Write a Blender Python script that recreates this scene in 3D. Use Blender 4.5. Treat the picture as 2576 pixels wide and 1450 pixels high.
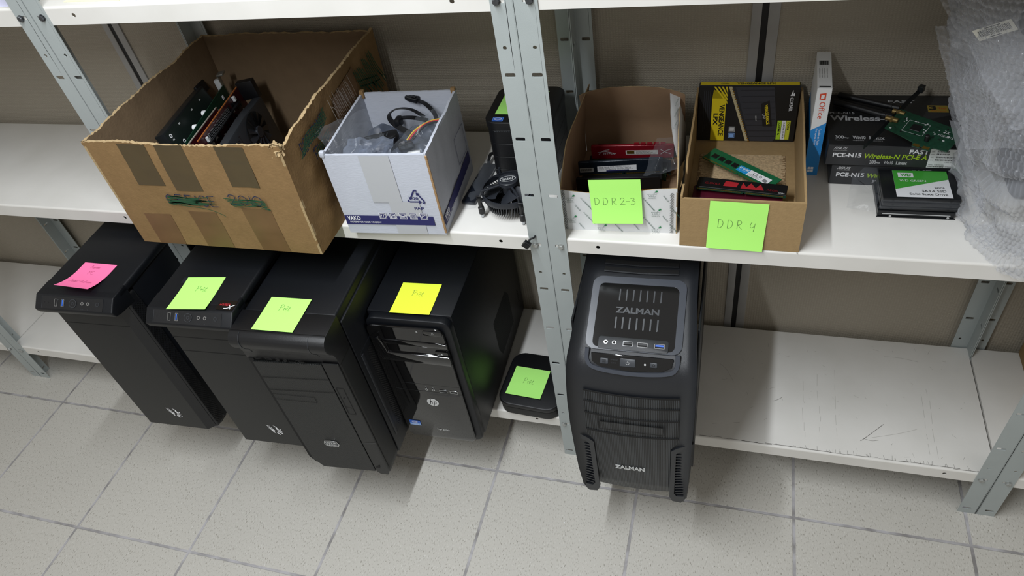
import bpy, bmesh, math, random
from math import sin, cos, pi, sqrt, radians
from mathutils import Vector, Matrix, noise

for o in list(bpy.data.objects):
    bpy.data.objects.remove(o, do_unlink=True)
SC = bpy.context.scene
COL = SC.collection
random.seed(7)

# ------------------------------------------------------------------ camera
CAMP = Vector((0.2685, -0.8204, 1.3483))
YAW, PIT, ROL, FPX = -0.3974, 0.7588, 0.1993, 1794.8
fw = Vector((sin(YAW)*cos(PIT), cos(YAW)*cos(PIT), -sin(PIT)))
rt = Vector((cos(YAW), -sin(YAW), 0.0))
dn = fw.cross(rt)
rx = rt*cos(ROL) + dn*sin(ROL)
dy = -rt*sin(ROL) + dn*cos(ROL)
cd = bpy.data.cameras.new('camera')
cam = bpy.data.objects.new('camera', cd)
COL.objects.link(cam)
mw = Matrix.Identity(4)
for i in range(3):
    mw[i][0] = rx[i]; mw[i][1] = -dy[i]; mw[i][2] = -fw[i]; mw[i][3] = CAMP[i]
cam.matrix_world = mw
cd.sensor_width = 36.0
cd.lens = FPX/2576*36.0
cd.clip_start = 0.01
SC.camera = cam

# ------------------------------------------------------------------ light, exposure
SC.view_settings.view_transform = 'Standard'
SC.view_settings.look = 'None'
SC.view_settings.gamma = 1.0
SC.view_settings.use_curve_mapping = False
SC.view_settings.exposure = 0.0
w = bpy.data.worlds.new('room_air')
SC.world = w
w.use_nodes = True
w.node_tree.nodes['Background'].inputs[0].default_value = (1.0, 0.96, 0.90, 1)
w.node_tree.nodes['Background'].inputs[1].default_value = 0.40
ld = bpy.data.lights.new('ceiling_tube', 'AREA')
ld.shape = 'RECTANGLE'; ld.size = 0.04; ld.size_y = 1.3
ld.energy = 33.0
ld.color = (0.91, 0.955, 1.0)
lo = bpy.data.objects.new('ceiling_tube', ld)
COL.objects.link(lo)
lo.location = (-0.25, -0.78, 1.88)
lo.rotation_euler = (radians(4), 0, 0)

# ------------------------------------------------------------------ materials
def s2l(c):
    return tuple((x/12.92 if x <= 0.04045 else ((x+0.055)/1.055)**2.4) for x in c)
def hexc(h):
    return s2l(tuple(int(h[i:i+2], 16)/255 for i in (0, 2, 4)))
MATS = {}
def mat(name, col, rough=0.5, metal=0.0, var=0.0, vscale=60.0, bump=0.0, bscale=400.0, spec=0.5,
        coat=0.0, alpha=1.0, trans=0.0, stretch=(1, 1, 1), sss=0.0):
    if name in MATS: return MATS[name]
    m = bpy.data.materials.new(name); m.use_nodes = True
    nt = m.node_tree; n = nt.nodes; L = nt.links
    b = n['Principled BSDF']
    c = hexc(col) if isinstance(col, str) else col
    b.inputs['Base Color'].default_value = (*c, 1)
    b.inputs['Roughness'].default_value = rough
    b.inputs['Metallic'].default_value = metal
    b.inputs['Specular IOR Level'].default_value = spec
    b.inputs['Coat Weight'].default_value = coat
    b.inputs['Coat Roughness'].default_value = 0.06
    b.inputs['Alpha'].default_value = alpha
    b.inputs['Transmission Weight'].default_value = trans
    if var or bump:
        tc = n.new('ShaderNodeTexCoord'); mp = n.new('ShaderNodeMapping')
        mp.inputs['Scale'].default_value = stretch
        L.new(tc.outputs['Object'], mp.inputs[0])
        if var:
            t = n.new('ShaderNodeTexNoise'); t.inputs['Scale'].default_value = vscale
            t.inputs['Detail'].default_value = 6
            L.new(mp.outputs[0], t.inputs['Vector'])
            r = n.new('ShaderNodeValToRGB')
            r.color_ramp.elements[0].position = 0.3; r.color_ramp.elements[1].position = 0.7
            r.color_ramp.elements[0].color = (*[x*(1-var) for x in c], 1)
            r.color_ramp.elements[1].color = (*[min(1, x*(1+var)) for x in c], 1)
            L.new(t.outputs[0], r.inputs[0]); L.new(r.outputs[0], b.inputs['Base Color'])
        if bump:
            t2 = n.new('ShaderNodeTexNoise'); t2.inputs['Scale'].default_value = bscale
            t2.inputs['Detail'].default_value = 3
            L.new(mp.outputs[0], t2.inputs['Vector'])
            bm_ = n.new('ShaderNodeBump'); bm_.inputs['Strength'].default_value = bump
            bm_.inputs['Distance'].default_value = 0.001
            L.new(t2.outputs[0], bm_.inputs['Height']); L.new(bm_.outputs[0], b.inputs['Normal'])
    MATS[name] = m
    return m

M_post = mat('grey_painted_steel', '9EA5A4', 0.42, var=0.03, vscale=25, bump=0.12, bscale=900)
M_bolt = mat('dark_steel', '5E6063', 0.38, 0.85, var=0.15, vscale=300)
M_boltl = mat('zinc_steel', 'A9ABA8', 0.4, 0.6, var=0.15, vscale=300)
M_kblack = mat('black_plastic', '0C0D10', 0.42, bump=0.25, bscale=1800)
M_sblack = mat('black_coated_steel', '0D0F13', 0.40, bump=0.2, bscale=2500, spec=0.32)
M_panel = mat('charcoal_panel', '121313', 0.5, bump=0.3, bscale=2600)
M_gloss = mat('gloss_black', '050506', 0.06, coat=0.6)
M_void = mat('dark_recess', '030303', 0.8)
M_silver = mat('silver_print', 'C9CBCB', 0.35, 0.2)
M_chrome = mat('chrome', 'C8CACC', 0.18, 1.0)
M_white = mat('white_print', 'E6E7EA', 0.6)
M_blue = mat('usb_blue', '2F63C8', 0.5)
M_green = mat('lime_note_paper', (0.47, 0.97, 0.20), 0.85, spec=0.15)
M_green2 = mat('green_note_paper', (0.42, 0.86, 0.20), 0.85, spec=0.15)
M_yellow = mat('yellow_note_paper', (0.80, 0.95, 0.06), 0.85, spec=0.15)
M_pink = mat('pink_note_paper', (0.98, 0.20, 0.42), 0.85, spec=0.15)
M_pencil = mat('pencil_line', '4A6B3A', 0.8)
M_pen = mat('dark_pen', '26322A', 0.8)
M_penp = mat('pen_on_pink', '8E1F4E', 0.8)
M_card = mat('brown_cardboard', '856A48', 0.85, var=0.06, vscale=90, bump=0.35, bscale=260, spec=0.15)
M_cardin = mat('inner_cardboard', '78654F', 0.88, var=0.05, vscale=40, bump=0.3, bscale=200, spec=0.1)
M_cardedge = mat('torn_cardboard_edge', 'A8926F', 0.95, var=0.15, vscale=500, bump=0.5, bscale=900, spec=0.05)
M_card2 = mat('tan_cardboard', '9A815C', 0.85, var=0.05, vscale=120, bump=0.3, bscale=300, spec=0.15)
M_tape = mat('brown_tape', '4D4029', 0.3, var=0.06, vscale=30, bump=0.1, bscale=60)
M_tape2 = mat('tan_tape', '6B4F32', 0.5, var=0.06, vscale=30, bump=0.1, bscale=60)
M_wcard = mat('white_cardboard', 'B9BDC7', 0.75, var=0.02, vscale=60, bump=0.25, bscale=150, spec=0.25, stretch=(1, 1, 3))
M_navy = mat('navy_print', '24245C', 0.7)
M_gmark = mat('green_marker', '12452A', 0.8)
M_nmark = mat('navy_marker', '1D2440', 0.8)

def shelf_material():
    m = bpy.data.materials.new('cream_painted_shelf'); m.use_nodes = True
    nt = m.node_tree; n = nt.nodes; L = nt.links; b = n['Principled BSDF']
    tc = n.new('ShaderNodeTexCoord')
    t = n.new('ShaderNodeTexNoise'); t.inputs['Scale'].default_value = 9; t.inputs['Detail'].default_value = 8
    L.new(tc.outputs['Object'], t.inputs['Vector'])
    r = n.new('ShaderNodeValToRGB')
    r.color_ramp.elements[0].position = 0.3; r.color_ramp.elements[1].position = 0.65
    r.color_ramp.elements[0].color = (*hexc('D3D1CB'), 1); r.color_ramp.elements[1].color = (*hexc('DBD9D4'), 1)
    L.new(t.outputs[0], r.inputs[0]); L.new(r.outputs[0], b.inputs['Base Color'])
    b.inputs['Roughness'].default_value = 0.38
    t2 = n.new('ShaderNodeTexNoise'); t2.inputs['Scale'].default_value = 120
    L.new(tc.outputs['Object'], t2.inputs['Vector'])
    bm_ = n.new('ShaderNodeBump'); bm_.inputs['Strength'].default_value = 0.05; bm_.inputs['Distance'].default_value = 0.001
    L.new(t2.outputs[0], bm_.inputs['Height']); L.new(bm_.outputs[0], b.inputs['Normal'])
    return m
M_shelf = shelf_material()

TX, TY, TT = -0.1683, -0.0669, 0.303
def tile_material():
    m = bpy.data.materials.new('speckled_floor_tile'); m.use_nodes = True
    nt = m.node_tree; n = nt.nodes; L = nt.links; b = n['Principled BSDF']
    tc = n.new('ShaderNodeTexCoord'); sp = n.new('ShaderNodeSeparateXYZ')
    L.new(tc.outputs['Object'], sp.inputs[0])
    def mth(op, a, bb=None, c=None):
        q = n.new('ShaderNodeMath'); q.operation = op
        for i, v in enumerate((a, bb, c)):
            if v is None: continue
            if isinstance(v, (int, float)): q.inputs[i].default_value = v
            else: L.new(v, q.inputs[i])
        return q.outputs[0]
    def edge(out, off):
        u = mth('DIVIDE', mth('SUBTRACT', out, off), TT)
        f = mth('FRACT', mth('ADD', u, 100.5))
        return mth('MULTIPLY', mth('ABSOLUTE', mth('SUBTRACT', f, 0.5)), TT), mth('FLOOR', mth('ADD', u, 100.0))
    ex, ix = edge(sp.outputs[0], TX); ey, iy = edge(sp.outputs[1], TY)
    nn = n.new('ShaderNodeTexNoise'); nn.inputs['Scale'].default_value = 60
    L.new(tc.outputs['Object'], nn.inputs['Vector'])
    d = mth('ADD', mth('MINIMUM', ex, ey), mth('MULTIPLY', mth('SUBTRACT', nn.outputs[0], 0.5), 0.0012))
    g = n.new('ShaderNodeMapRange'); g.inputs[1].default_value = 0.0023; g.inputs[2].default_value = 0.0032
    L.new(d, g.inputs[0])                                    # 0 in the grout, 1 on the tile
    # specks
    s1 = n.new('ShaderNodeTexNoise'); s1.inputs['Scale'].default_value = 420; s1.inputs['Detail'].default_value = 2
    mpp = n.new('ShaderNodeMapping'); mpp.inputs['Rotation'].default_value = (0, 0, 0.6); mpp.inputs['Scale'].default_value = (1, 0.45, 1)
    L.new(tc.outputs['Object'], mpp.inputs[0]); L.new(mpp.outputs[0], s1.inputs['Vector'])
    r1 = n.new('ShaderNodeValToRGB')
    e = r1.color_ramp.elements
    e[0].position = 0.30; e[0].color = (*hexc('8C887E'), 1)
    e[1].position = 0.40; e[1].color = (*hexc('B9B6AE'), 1)
    e2 = r1.color_ramp.elements.new(0.62); e2.color = (*hexc('BBB8B0'), 1)
    e3 = r1.color_ramp.elements.new(0.74); e3.color = (*hexc('CBC9C3'), 1)
    L.new(s1.outputs[0], r1.inputs[0])
    # broad tone variation per tile and clouds
    s2 = n.new('ShaderNodeTexNoise'); s2.inputs['Scale'].default_value = 3.5; s2.inputs['Detail'].default_value = 5
    L.new(tc.outputs['Object'], s2.inputs['Vector'])
    wn = n.new('ShaderNodeTexWhiteNoise'); wn.noise_dimensions = '2D'
    cb = n.new('ShaderNodeCombineXYZ'); L.new(ix, cb.inputs[0]); L.new(iy, cb.inputs[1]); L.new(cb.outputs[0], wn.inputs[0])
    val = mth('ADD', mth('ADD', 0.92, mth('MULTIPLY', s2.outputs[0], 0.12)), mth('MULTIPLY', wn.outputs[0], 0.04))
    hs = n.new('ShaderNodeHueSaturation'); L.new(val, hs.inputs['Value']); L.new(r1.outputs[0], hs.inputs['Color'])
    # grout colour
    gr = n.new('ShaderNodeTexNoise'); gr.inputs['Scale'].default_value = 25; gr.inputs['Detail'].default_value = 6
    L.new(tc.outputs['Object'], gr.inputs['Vector'])
    rg = n.new('ShaderNodeValToRGB'); rg.color_ramp.elements[0].color = (*hexc('7E7B79'), 1); rg.color_ramp.elements[1].color = (*hexc('AEACAE'), 1)
    rg.color_ramp.elements[0].position = 0.32; rg.color_ramp.elements[1].position = 0.6
    L.new(gr.outputs[0], rg.inputs[0])
    mx = n.new('ShaderNodeMix'); mx.data_type = 'RGBA'
    L.new(g.outputs[0], mx.inputs[0]); L.new(rg.outputs[0], mx.inputs[6]); L.new(hs.outputs[0], mx.inputs[7])
    L.new(mx.outputs[2], b.inputs['Base Color'])
    b.inputs['Roughness'].default_value = 0.45
    bm_ = n.new('ShaderNodeBump'); bm_.inputs['Strength'].default_value = 0.6; bm_.inputs['Distance'].default_value = 0.0012
    L.new(g.outputs[0], bm_.inputs['Height']); L.new(bm_.outputs[0], b.inputs['Normal'])
    return m

def wall_material():
    m = bpy.data.materials.new('taupe_woven_wallpaper'); m.use_nodes = True
    nt = m.node_tree; n = nt.nodes; L = nt.links; b = n['Principled BSDF']
    tc = n.new('ShaderNodeTexCoord')
    def wave(dirn, sc):
        w_ = n.new('ShaderNodeTexWave'); w_.wave_type = 'BANDS'; w_.bands_direction = dirn
        w_.inputs['Scale'].default_value = sc; w_.inputs['Distortion'].default_value = 1.2
        w_.inputs['Detail'].default_value = 2; w_.inputs['Detail Scale'].default_value = 3
        L.new(tc.outputs['Object'], w_.inputs['Vector']); return w_.outputs['Fac']
    a, c = wave('X', 62), wave('Z', 95)
    mu = n.new('ShaderNodeMath'); mu.operation = 'MULTIPLY'; L.new(a, mu.inputs[0]); L.new(c, mu.inputs[1])
    t = n.new('ShaderNodeTexNoise'); t.inputs['Scale'].default_value = 2.2; t.inputs['Detail'].default_value = 7
    L.new(tc.outputs['Object'], t.inputs['Vector'])
    r = n.new('ShaderNodeValToRGB'); r.color_ramp.elements[0].position = 0.3; r.color_ramp.elements[1].position = 0.7
    r.color_ramp.elements[0].color = (*hexc('A29A8B'), 1); r.color_ramp.elements[1].color = (*hexc('AEA697'), 1)
    L.new(t.outputs[0], r.inputs[0])
    mx = n.new('ShaderNodeMix'); mx.data_type = 'RGBA'; mx.blend_type = 'MULTIPLY'; mx.inputs[0].default_value = 0.14
    L.new(r.outputs[0], mx.inputs[6]); L.new(mu.outputs[0], mx.inputs[7]); L.new(mx.outputs[2], b.inputs['Base Color'])
    b.inputs['Roughness'].default_value = 0.75
    b.inputs['Specular IOR Level'].default_value = 0.25
    bm_ = n.new('ShaderNodeBump'); bm_.inputs['Strength'].default_value = 0.8; bm_.inputs['Distance'].default_value = 0.0008
    L.new(mu.outputs[0], bm_.inputs['Height']); L.new(bm_.outputs[0], b.inputs['Normal'])
    return m

# ------------------------------------------------------------------ mesh builder
I4 = Matrix.Identity(4)
def T(x=0, y=0, z=0): return Matrix.Translation((x, y, z))
def R(ax, deg): return Matrix.Rotation(radians(deg), 4, ax)
def FRONT(x=0, y=0, z=0):       # local X -> +x, local Y -> +z, local Z -> -y
    return T(x, y, z) @ R('X', 90)
def RIGHT(x=0, y=0, z=0):       # local X -> +y, local Y -> +z, local Z -> +x
    return T(x, y, z) @ R('Z', 90) @ R('X', 90)
EPS = 0.00025

class MB:
    def __init__(s): s.v = []; s.f = []; s.m = []; s.mats = []
    def mi(s, m):
        if m not in s.mats: s.mats.append(m)
        return s.mats.index(m)
    def add(s, vs, fs, m, M=None):
        o = len(s.v)
        s.v += [tuple(M @ Vector(v)) if M is not None else tuple(v) for v in vs]
        k = s.mi(m)
        for f in fs: s.f.append(tuple(i+o for i in f)); s.m.append(k)
        return s
    def addbm(s, bm, m, M=None):
        bm.verts.index_update()
        s.add([v.co for v in bm.verts], [[v.index for v in f.verts] for f in bm.faces], m, M)
        bm.free(); return s
    def box(s, x0, x1, y0, y1, z0, z1, m, bev=0.0, seg=2, M=None):
        bm = bmesh.new(); bmesh.ops.create_cube(bm, size=1.0)
        for v in bm.verts:
            v.co = Vector(((x0+x1)/2+v.co.x*(x1-x0), (y0+y1)/2+v.co.y*(y1-y0), (z0+z1)/2+v.co.z*(z1-z0)))
        if bev:
            bmesh.ops.bevel(bm, geom=list(bm.edges), offset=min(bev, 0.49*min(abs(x1-x0), abs(y1-y0), abs(z1-z0))), segments=seg, profile=0.5, affect='EDGES')
        return s.addbm(bm, m, M)
    def prism(s, pts, z0, z1, m, M=None, bev=0.0, seg=2):
        bm = bmesh.new()
        a = [bm.verts.new((p[0], p[1], z0)) for p in pts]; b = [bm.verts.new((p[0], p[1], z1)) for p in pts]
        bm.faces.new(a[::-1]); bm.faces.new(b); k = len(pts)
        for i in range(k): bm.faces.new((a[i], a[(i+1) % k], b[(i+1) % k], b[i]))
        bmesh.ops.recalc_face_normals(bm, faces=list(bm.faces))
        if bev: bmesh.ops.bevel(bm, geom=list(bm.edges), offset=bev, segments=seg, profile=0.5, affect='EDGES', clamp_overlap=True)
        return s.addbm(bm, m, M)
    def flat(s, pts, m, M=None, z=0.0):
        return s.add([(p[0], p[1], z) for p in pts], [list(range(len(pts)))], m, M)
    def rect(s, x0, y0, x1, y1, m, M=None, z=0.0):
        return s.flat([(x0, y0), (x1, y0), (x1, y1), (x0, y1)], m, M, z)
    def lathe(s, prof, n, m, M=None, cap=True):
        vs = []; fs = []
        for r, z in prof:
            for i in range(n):
                a = 2*pi*i/n; vs.append((r*cos(a), r*sin(a), z))
        for j in range(len(prof)-1):
            for i in range(n):
                fs.append((j*n+i, j*n+(i+1) % n, (j+1)*n+(i+1) % n, (j+1)*n+i))
        if cap:
            fs.append(tuple(range(n))[::-1]); fs.append(tuple((len(prof)-1)*n+i for i in range(n)))
        return s.add(vs, fs, m, M)
    def cyl(s, r, z0, z1, m, M=None, n=24, bev=0.0):
        if bev: return s.lathe([(r-bev, z0), (r, z0+bev), (r, z1-bev), (r-bev, z1)], n, m, M)
        return s.lathe([(r, z0), (r, z1)], n, m, M)
    def ring(s, r0, r1, m, M=None, n=28, z=0.0, sx=1.0):
        vs = []; fs = []
        for i in range(n):
            a = 2*pi*i/n; vs += [(r0*cos(a)*sx, r0*sin(a), z), (r1*cos(a)*sx, r1*sin(a), z)]
        for i in range(n):
            j = (i+1) % n; fs.append((2*i, 2*i+1, 2*j+1, 2*j))
        return s.add(vs, fs, m, M)
    def disc(s, r, m, M=None, n=28, z=0.0, sx=1.0):
        return s.add([(r*cos(2*pi*i/n)*sx, r*sin(2*pi*i/n), z) for i in range(n)], [tuple(range(n))], m, M)
    def sweep(s, pts, prof, m, M=None, cap=True, up=(0, 0, 1)):
        P = [Vector(p) for p in pts]; n = len(prof); vs = []; fs = []; u = Vector(up)
        for i, p in enumerate(P):
            t = (P[min(i+1, len(P)-1)]-P[max(i-1, 0)]).normalized()
            a = u.cross(t)
            if a.length < 1e-5: a = Vector((1, 0, 0)).cross(t)
            a.normalize(); b = t.cross(a); u = b
            for q in prof: vs.append(p+a*q[0]+b*q[1])
        for i in range(len(P)-1):
            for k in range(n): fs.append((i*n+k, i*n+(k+1) % n, (i+1)*n+(k+1) % n, (i+1)*n+k))
        if cap: fs.append(tuple(range(n))[::-1]); fs.append(tuple((len(P)-1)*n+k for k in range(n)))
        return s.add(vs, fs, m, M)
    def tube(s, pts, r, m, M=None, n=8, smooth=4):
        return s.sweep(crv(pts, smooth), [(r*cos(2*pi*i/n), r*sin(2*pi*i/n)) for i in range(n)], m, M)
    def plate(s, outer, holes, z0, z1, m, M=None):
        bm = bmesh.new(); eds = []
        for loop in [outer]+holes:
            vv = [bm.verts.new((p[0], p[1], z1)) for p in loop]
            eds += [bm.edges.new((vv[i], vv[(i+1) % len(vv)])) for i in range(len(vv))]
        bmesh.ops.triangle_fill(bm, use_beauty=True, use_dissolve=False, edges=eds)
        if abs(z1-z0) > 1e-9:
            g = bmesh.ops.extrude_face_region(bm, geom=list(bm.faces))
            for v in [q for q in g['geom'] if isinstance(q, bmesh.types.BMVert)]: v.co.z = z0
            # keep the first face set as cap
            bmesh.ops.recalc_face_normals(bm, faces=list(bm.faces))
        return s.addbm(bm, m, M)
    def text(s, txt, x0, y0, x1, y1, m, M=None, z=0.0, bold=0.0, shear=0.0, keep=False, ext=0.0):
        cu = bpy.data.curves.new('t', 'FONT'); cu.body = txt; cu.size = 1; cu.offset = bold; cu.shear = shear
        cu.resolution_u = 3; cu.extrude = 0
        ob = bpy.data.objects.new('t', cu); me = ob.to_mesh()
        vs = [v.co.copy() for v in me.vertices]; fs = [list(p.vertices) for p in me.polygons]
        ob.to_mesh_clear(); bpy.data.objects.remove(ob); bpy.data.curves.remove(cu)
        if not vs: return s
        ax0 = min(v.x for v in vs); ax1 = max(v.x for v in vs); ay0 = min(v.y for v in vs); ay1 = max(v.y for v in vs)
        sx = (x1-x0)/(ax1-ax0); sy = (y1-y0)/(ay1-ay0)
        if keep: sx = sy = min(sx, sy)
        vs = [(x0+(v.x-ax0)*sx, y0+(v.y-ay0)*sy, z) for v in vs]
        if ext:
            bm = bmesh.new(); bv = [bm.verts.new(v) for v in vs]
            for f in fs:
                try: bm.faces.new([bv[i] for i in f])
                except ValueError: pass
            g = bmesh.ops.extrude_face_region(bm, geom=list(bm.faces))
            for q in g['geom']:
                if isinstance(q, bmesh.types.BMVert): q.co.z += ext
            return s.addbm(bm, m, M)
        return s.add(vs, fs, m, M)
    def strokes(s, lines, m, w=0.0006, M=None, z=0.0, smooth=3, sc=1.0, ox=0.0, oy=0.0):
        for ln in lines:
            P = crv([(p[0]*sc+ox, p[1]*sc+oy, z) for p in ln], smooth) if len(ln) > 2 else [Vector((p[0]*sc+ox, p[1]*sc+oy, z)) for p in ln]
            vs = []; fs = []
            for i, p in enumerate(P):
                t = (P[min(i+1, len(P)-1)]-P[max(i-1, 0)])
                if t.length < 1e-9: t = Vector((1, 0, 0))
                t.normalize(); nn_ = Vector((-t.y, t.x, 0))*w/2
                vs += [p+nn_, p-nn_]
            for i in range(len(P)-1): fs.append((2*i, 2*i+1, 2*i+3, 2*i+2))
            s.add(vs, fs, m, M)
        return s
    def mesh(s, name, ang=35):
        me = bpy.data.meshes.new(name); me.from_pydata([tuple(v) for v in s.v], [], s.f)
        for m in s.mats: me.materials.append(m)
        me.polygons.foreach_set('material_index', s.m)
        bm = bmesh.new(); bm.from_mesh(me)
        bmesh.ops.recalc_face_normals(bm, faces=list(bm.faces)); bm.to_mesh(me); bm.free()
        if ang:
            me.polygons.foreach_set('use_smooth', [True]*len(me.polygons))
            me.set_sharp_from_angle(angle=radians(ang))
        me.update(); return me
    def build(s, name, parent=None, loc=None, rot=None, ang=35, label=None):
        o = bpy.data.objects.new(name, s.mesh(name, ang)); COL.objects.link(o)
        if parent: o.parent = parent
        if loc: o.location = loc
        if rot: o.rotation_euler = rot
        if label: o['label'] = label
        return o

def crv(pts, k=4):
    P = [Vector(p) for p in pts]
    if k <= 1 or len(P) < 3: return P
    out = []
    for i in range(len(P)-1):
        p0, p1, p2, p3 = P[max(i-1, 0)], P[i], P[i+1], P[min(i+2, len(P)-1)]
        for j in range(k):
            t = j/k
            out.append(0.5*((2*p1)+(p2-p0)*t+(2*p0-5*p1+4*p2-p3)*t*t+(3*p1-p0-3*p2+p3)*t*t*t))
    out.append(P[-1]); return out
def circ(cx, cy, r, n=14, sx=1.0): return [(cx+r*cos(2*pi*i/n)*sx, cy+r*sin(2*pi*i/n)) for i in range(n)]
def rrect(x0, y0, x1, y1, r, k=4):
    o = []
    for cx, cy, a in ((x1-r, y1-r, 0), (x0+r, y1-r, 90), (x0+r, y0+r, 180), (x1-r, y0+r, 270)):
        for i in range(k+1): o.append((cx+r*cos(radians(a+90*i/k)), cy+r*sin(radians(a+90*i/k))))
    return o
def thing(name, label, cat, loc=(0, 0, 0), rot=(0, 0, 0), group=None):
    o = bpy.data.objects.new(name, None); COL.objects.link(o); o.empty_display_size = 0.05
    o.location = loc; o.rotation_euler = rot; o['label'] = label; o['category'] = cat
    if group: o['group'] = group
    return o
def tag(o, label, cat, group=None, kind=None):
    o['label'] = label; o['category'] = cat
    if group: o['group'] = group
    if kind: o['kind'] = kind
    return o
def struct(o, label=None):
    o['kind'] = 'structure'
    if label: o['label'] = label
    return o

# ------------------------------------------------------------------ the room
b = MB(); b.add([(-3.2, 0.318, 0), (1.9, 0.318, 0), (1.9, -3.2, 0), (-3.2, -3.2, 0)], [(0, 1, 2, 3)], tile_material())
fl = struct(b.build('floor', ang=0), 'beige speckled stoneware tile floor with grey grout')
b = MB(); b.box(-3.2, 1.9, 0.318, 0.38, 0, 2.6, wall_material())
struct(b.build('wall_back', ang=0), 'taupe woven-textured wallpapered wall behind the racks')
M_alu = mat('aluminium_trim', '9C9B99', 0.5, 0.1, var=0.03)
M_rub = mat('black_rubber_joint', '0A0A0B', 0.6)
for k, xc in enumerate((-0.962, 0.300)):
    b = MB()
    b.box(xc-0.020, xc-0.005, 0.3145, 0.3195, 0, 2.6, M_alu, 0.0008)
    b.box(xc+0.005, xc+0.022, 0.3145, 0.3195, 0, 2.6, M_alu, 0.0008)
    b.box(xc-0.005, xc+0.005, 0.3165, 0.3195, 0, 2.6, M_rub)
    struct(b.build('trim_%d' % (k+1)), 'metal wall panel joint with a black centre line')

# ------------------------------------------------------------------ shelving racks
PITCH, Z0 = 0.0985, 0.017
ZB, ZM, ZT = 0.1303, 0.6227, 1.0167
LIP = 0.028
RX = 0.7575
def slot(cx, cy, w_=0.0142, h_=0.0060):
    return rrect(cx-w_/2, cy-h_/2, cx+w_/2, cy+h_/2, 0.0016, 2)
def flange(b, M, mirror):
    W, H = 0.0300, 1.52
    hs = []
    z = Z0; i = 0
    while z < H-0.02:
        hs.append(slot(0.018, z))
        if i % 4 == 1: hs.append(circ(0.0195, z+0.385*PITCH, 0.0027, 12))
        z += PITCH; i += 1
    out = [(0, 0), (W, 0), (W, H), (0, H)]
    if mirror: out = [(-x, y) for x, y in out][::-1]; hs = [[(-x, y) for x, y in h][::-1] for h in hs]
    b.plate(out, hs, -0.0015, 0.0, M_post, M)
def post_mesh(side, back):
    """side=+1: flange runs to +x from the corner; back: mirrored to the rear"""
    b = MB()
    if not back:
        flange(b, FRONT(0, 0, 0), side < 0)
        # side flange: local X -> +y
        flange(b, (T(0.0015 if side > 0 else 0.0, 0.0, 0) @ R('Z', 90) @ R('X', 90)), False)
    else:
        flange(b, FRONT(0, 0, 0), side < 0)
        flange(b, (T(0.0015 if side > 0 else 0.0, 0.0, 0) @ R('Z', 90) @ R('X', 90)), True)
    return b
posts = {}
for side in (1, -1):
    for back in (0, 1):
        posts[(side, back)] = post_mesh(side, back).mesh('post', 30)
def shelf_mesh(scr=None):
    b = MB(); x0, x1 = 0.0018, RX-0.0018; y0, y1 = 0.0018, 0.3010; r = 0.0035; L_ = LIP
    # top sheet and rounded fold front and back as a swept section
    sec = [(y0+0.012, -L_), (y0, -L_), (y0, -r)]
    for i in range(1, 5):
        a = radians(90*i/4); sec.append((y0+r-r*cos(a), -r+r*sin(a)))
    sec2 = [(y1-(p[0]-y0), p[1]) for p in sec][::-1]
    topz = sec[3:]+sec2[:-3]
    def run(s_):
        vs = []; fs = []
        for (yy, zz) in s_: vs += [(x0, yy, zz), (x1, yy, zz)]
        for i in range(len(s_)-1): fs.append((2*i, 2*i+1, 2*i+3, 2*i+2))
        b.add(vs, fs, M_shelf)
    run([(y0, -r)]+topz+[(y1, -r)])
    run(sec[:2]); run(sec2[-2:])
    holes = [circ(0.0795-0.0018, -0.0135, 0.0033, 12), circ(RX-0.0795-0.0018, -0.0135, 0.0033, 12)]
    b.plate([(0, -L_), (x1-x0, -L_), (x1-x0, -r), (0, -r)], holes, -0.0009, 0.0, M_shelf, FRONT(x0, y0, 0))
    b.plate([(0, -L_), (x1-x0, -L_), (x1-x0, -r), (0, -r)], holes, -0.0009, 0.0, M_shelf, T(x1, y1, 0) @ R('Z', 180) @ R('X', 90))
    for xx in (x0, x1):
        b.add([(xx, y0+r, 0), (xx, y1-r, 0), (xx, y1-r, -L_), (xx, y0+r, -L_)], [(0, 1, 2, 3)], M_shelf)
    b.add([(x0, y0+0.0012, -0.0012), (x1, y0+0.0012, -0.0012), (x1, y1-0.0012, -0.0012), (x0, y1-0.0012, -0.0012)], [(0, 1, 2, 3)], M_shelf)
    if scr: scr(b)
    return b
M_scr = mat('scratch_mark', '6B6863', 0.7)
M_scr2 = mat('faint_scuff', 'A5A29B', 0.7)
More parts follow.
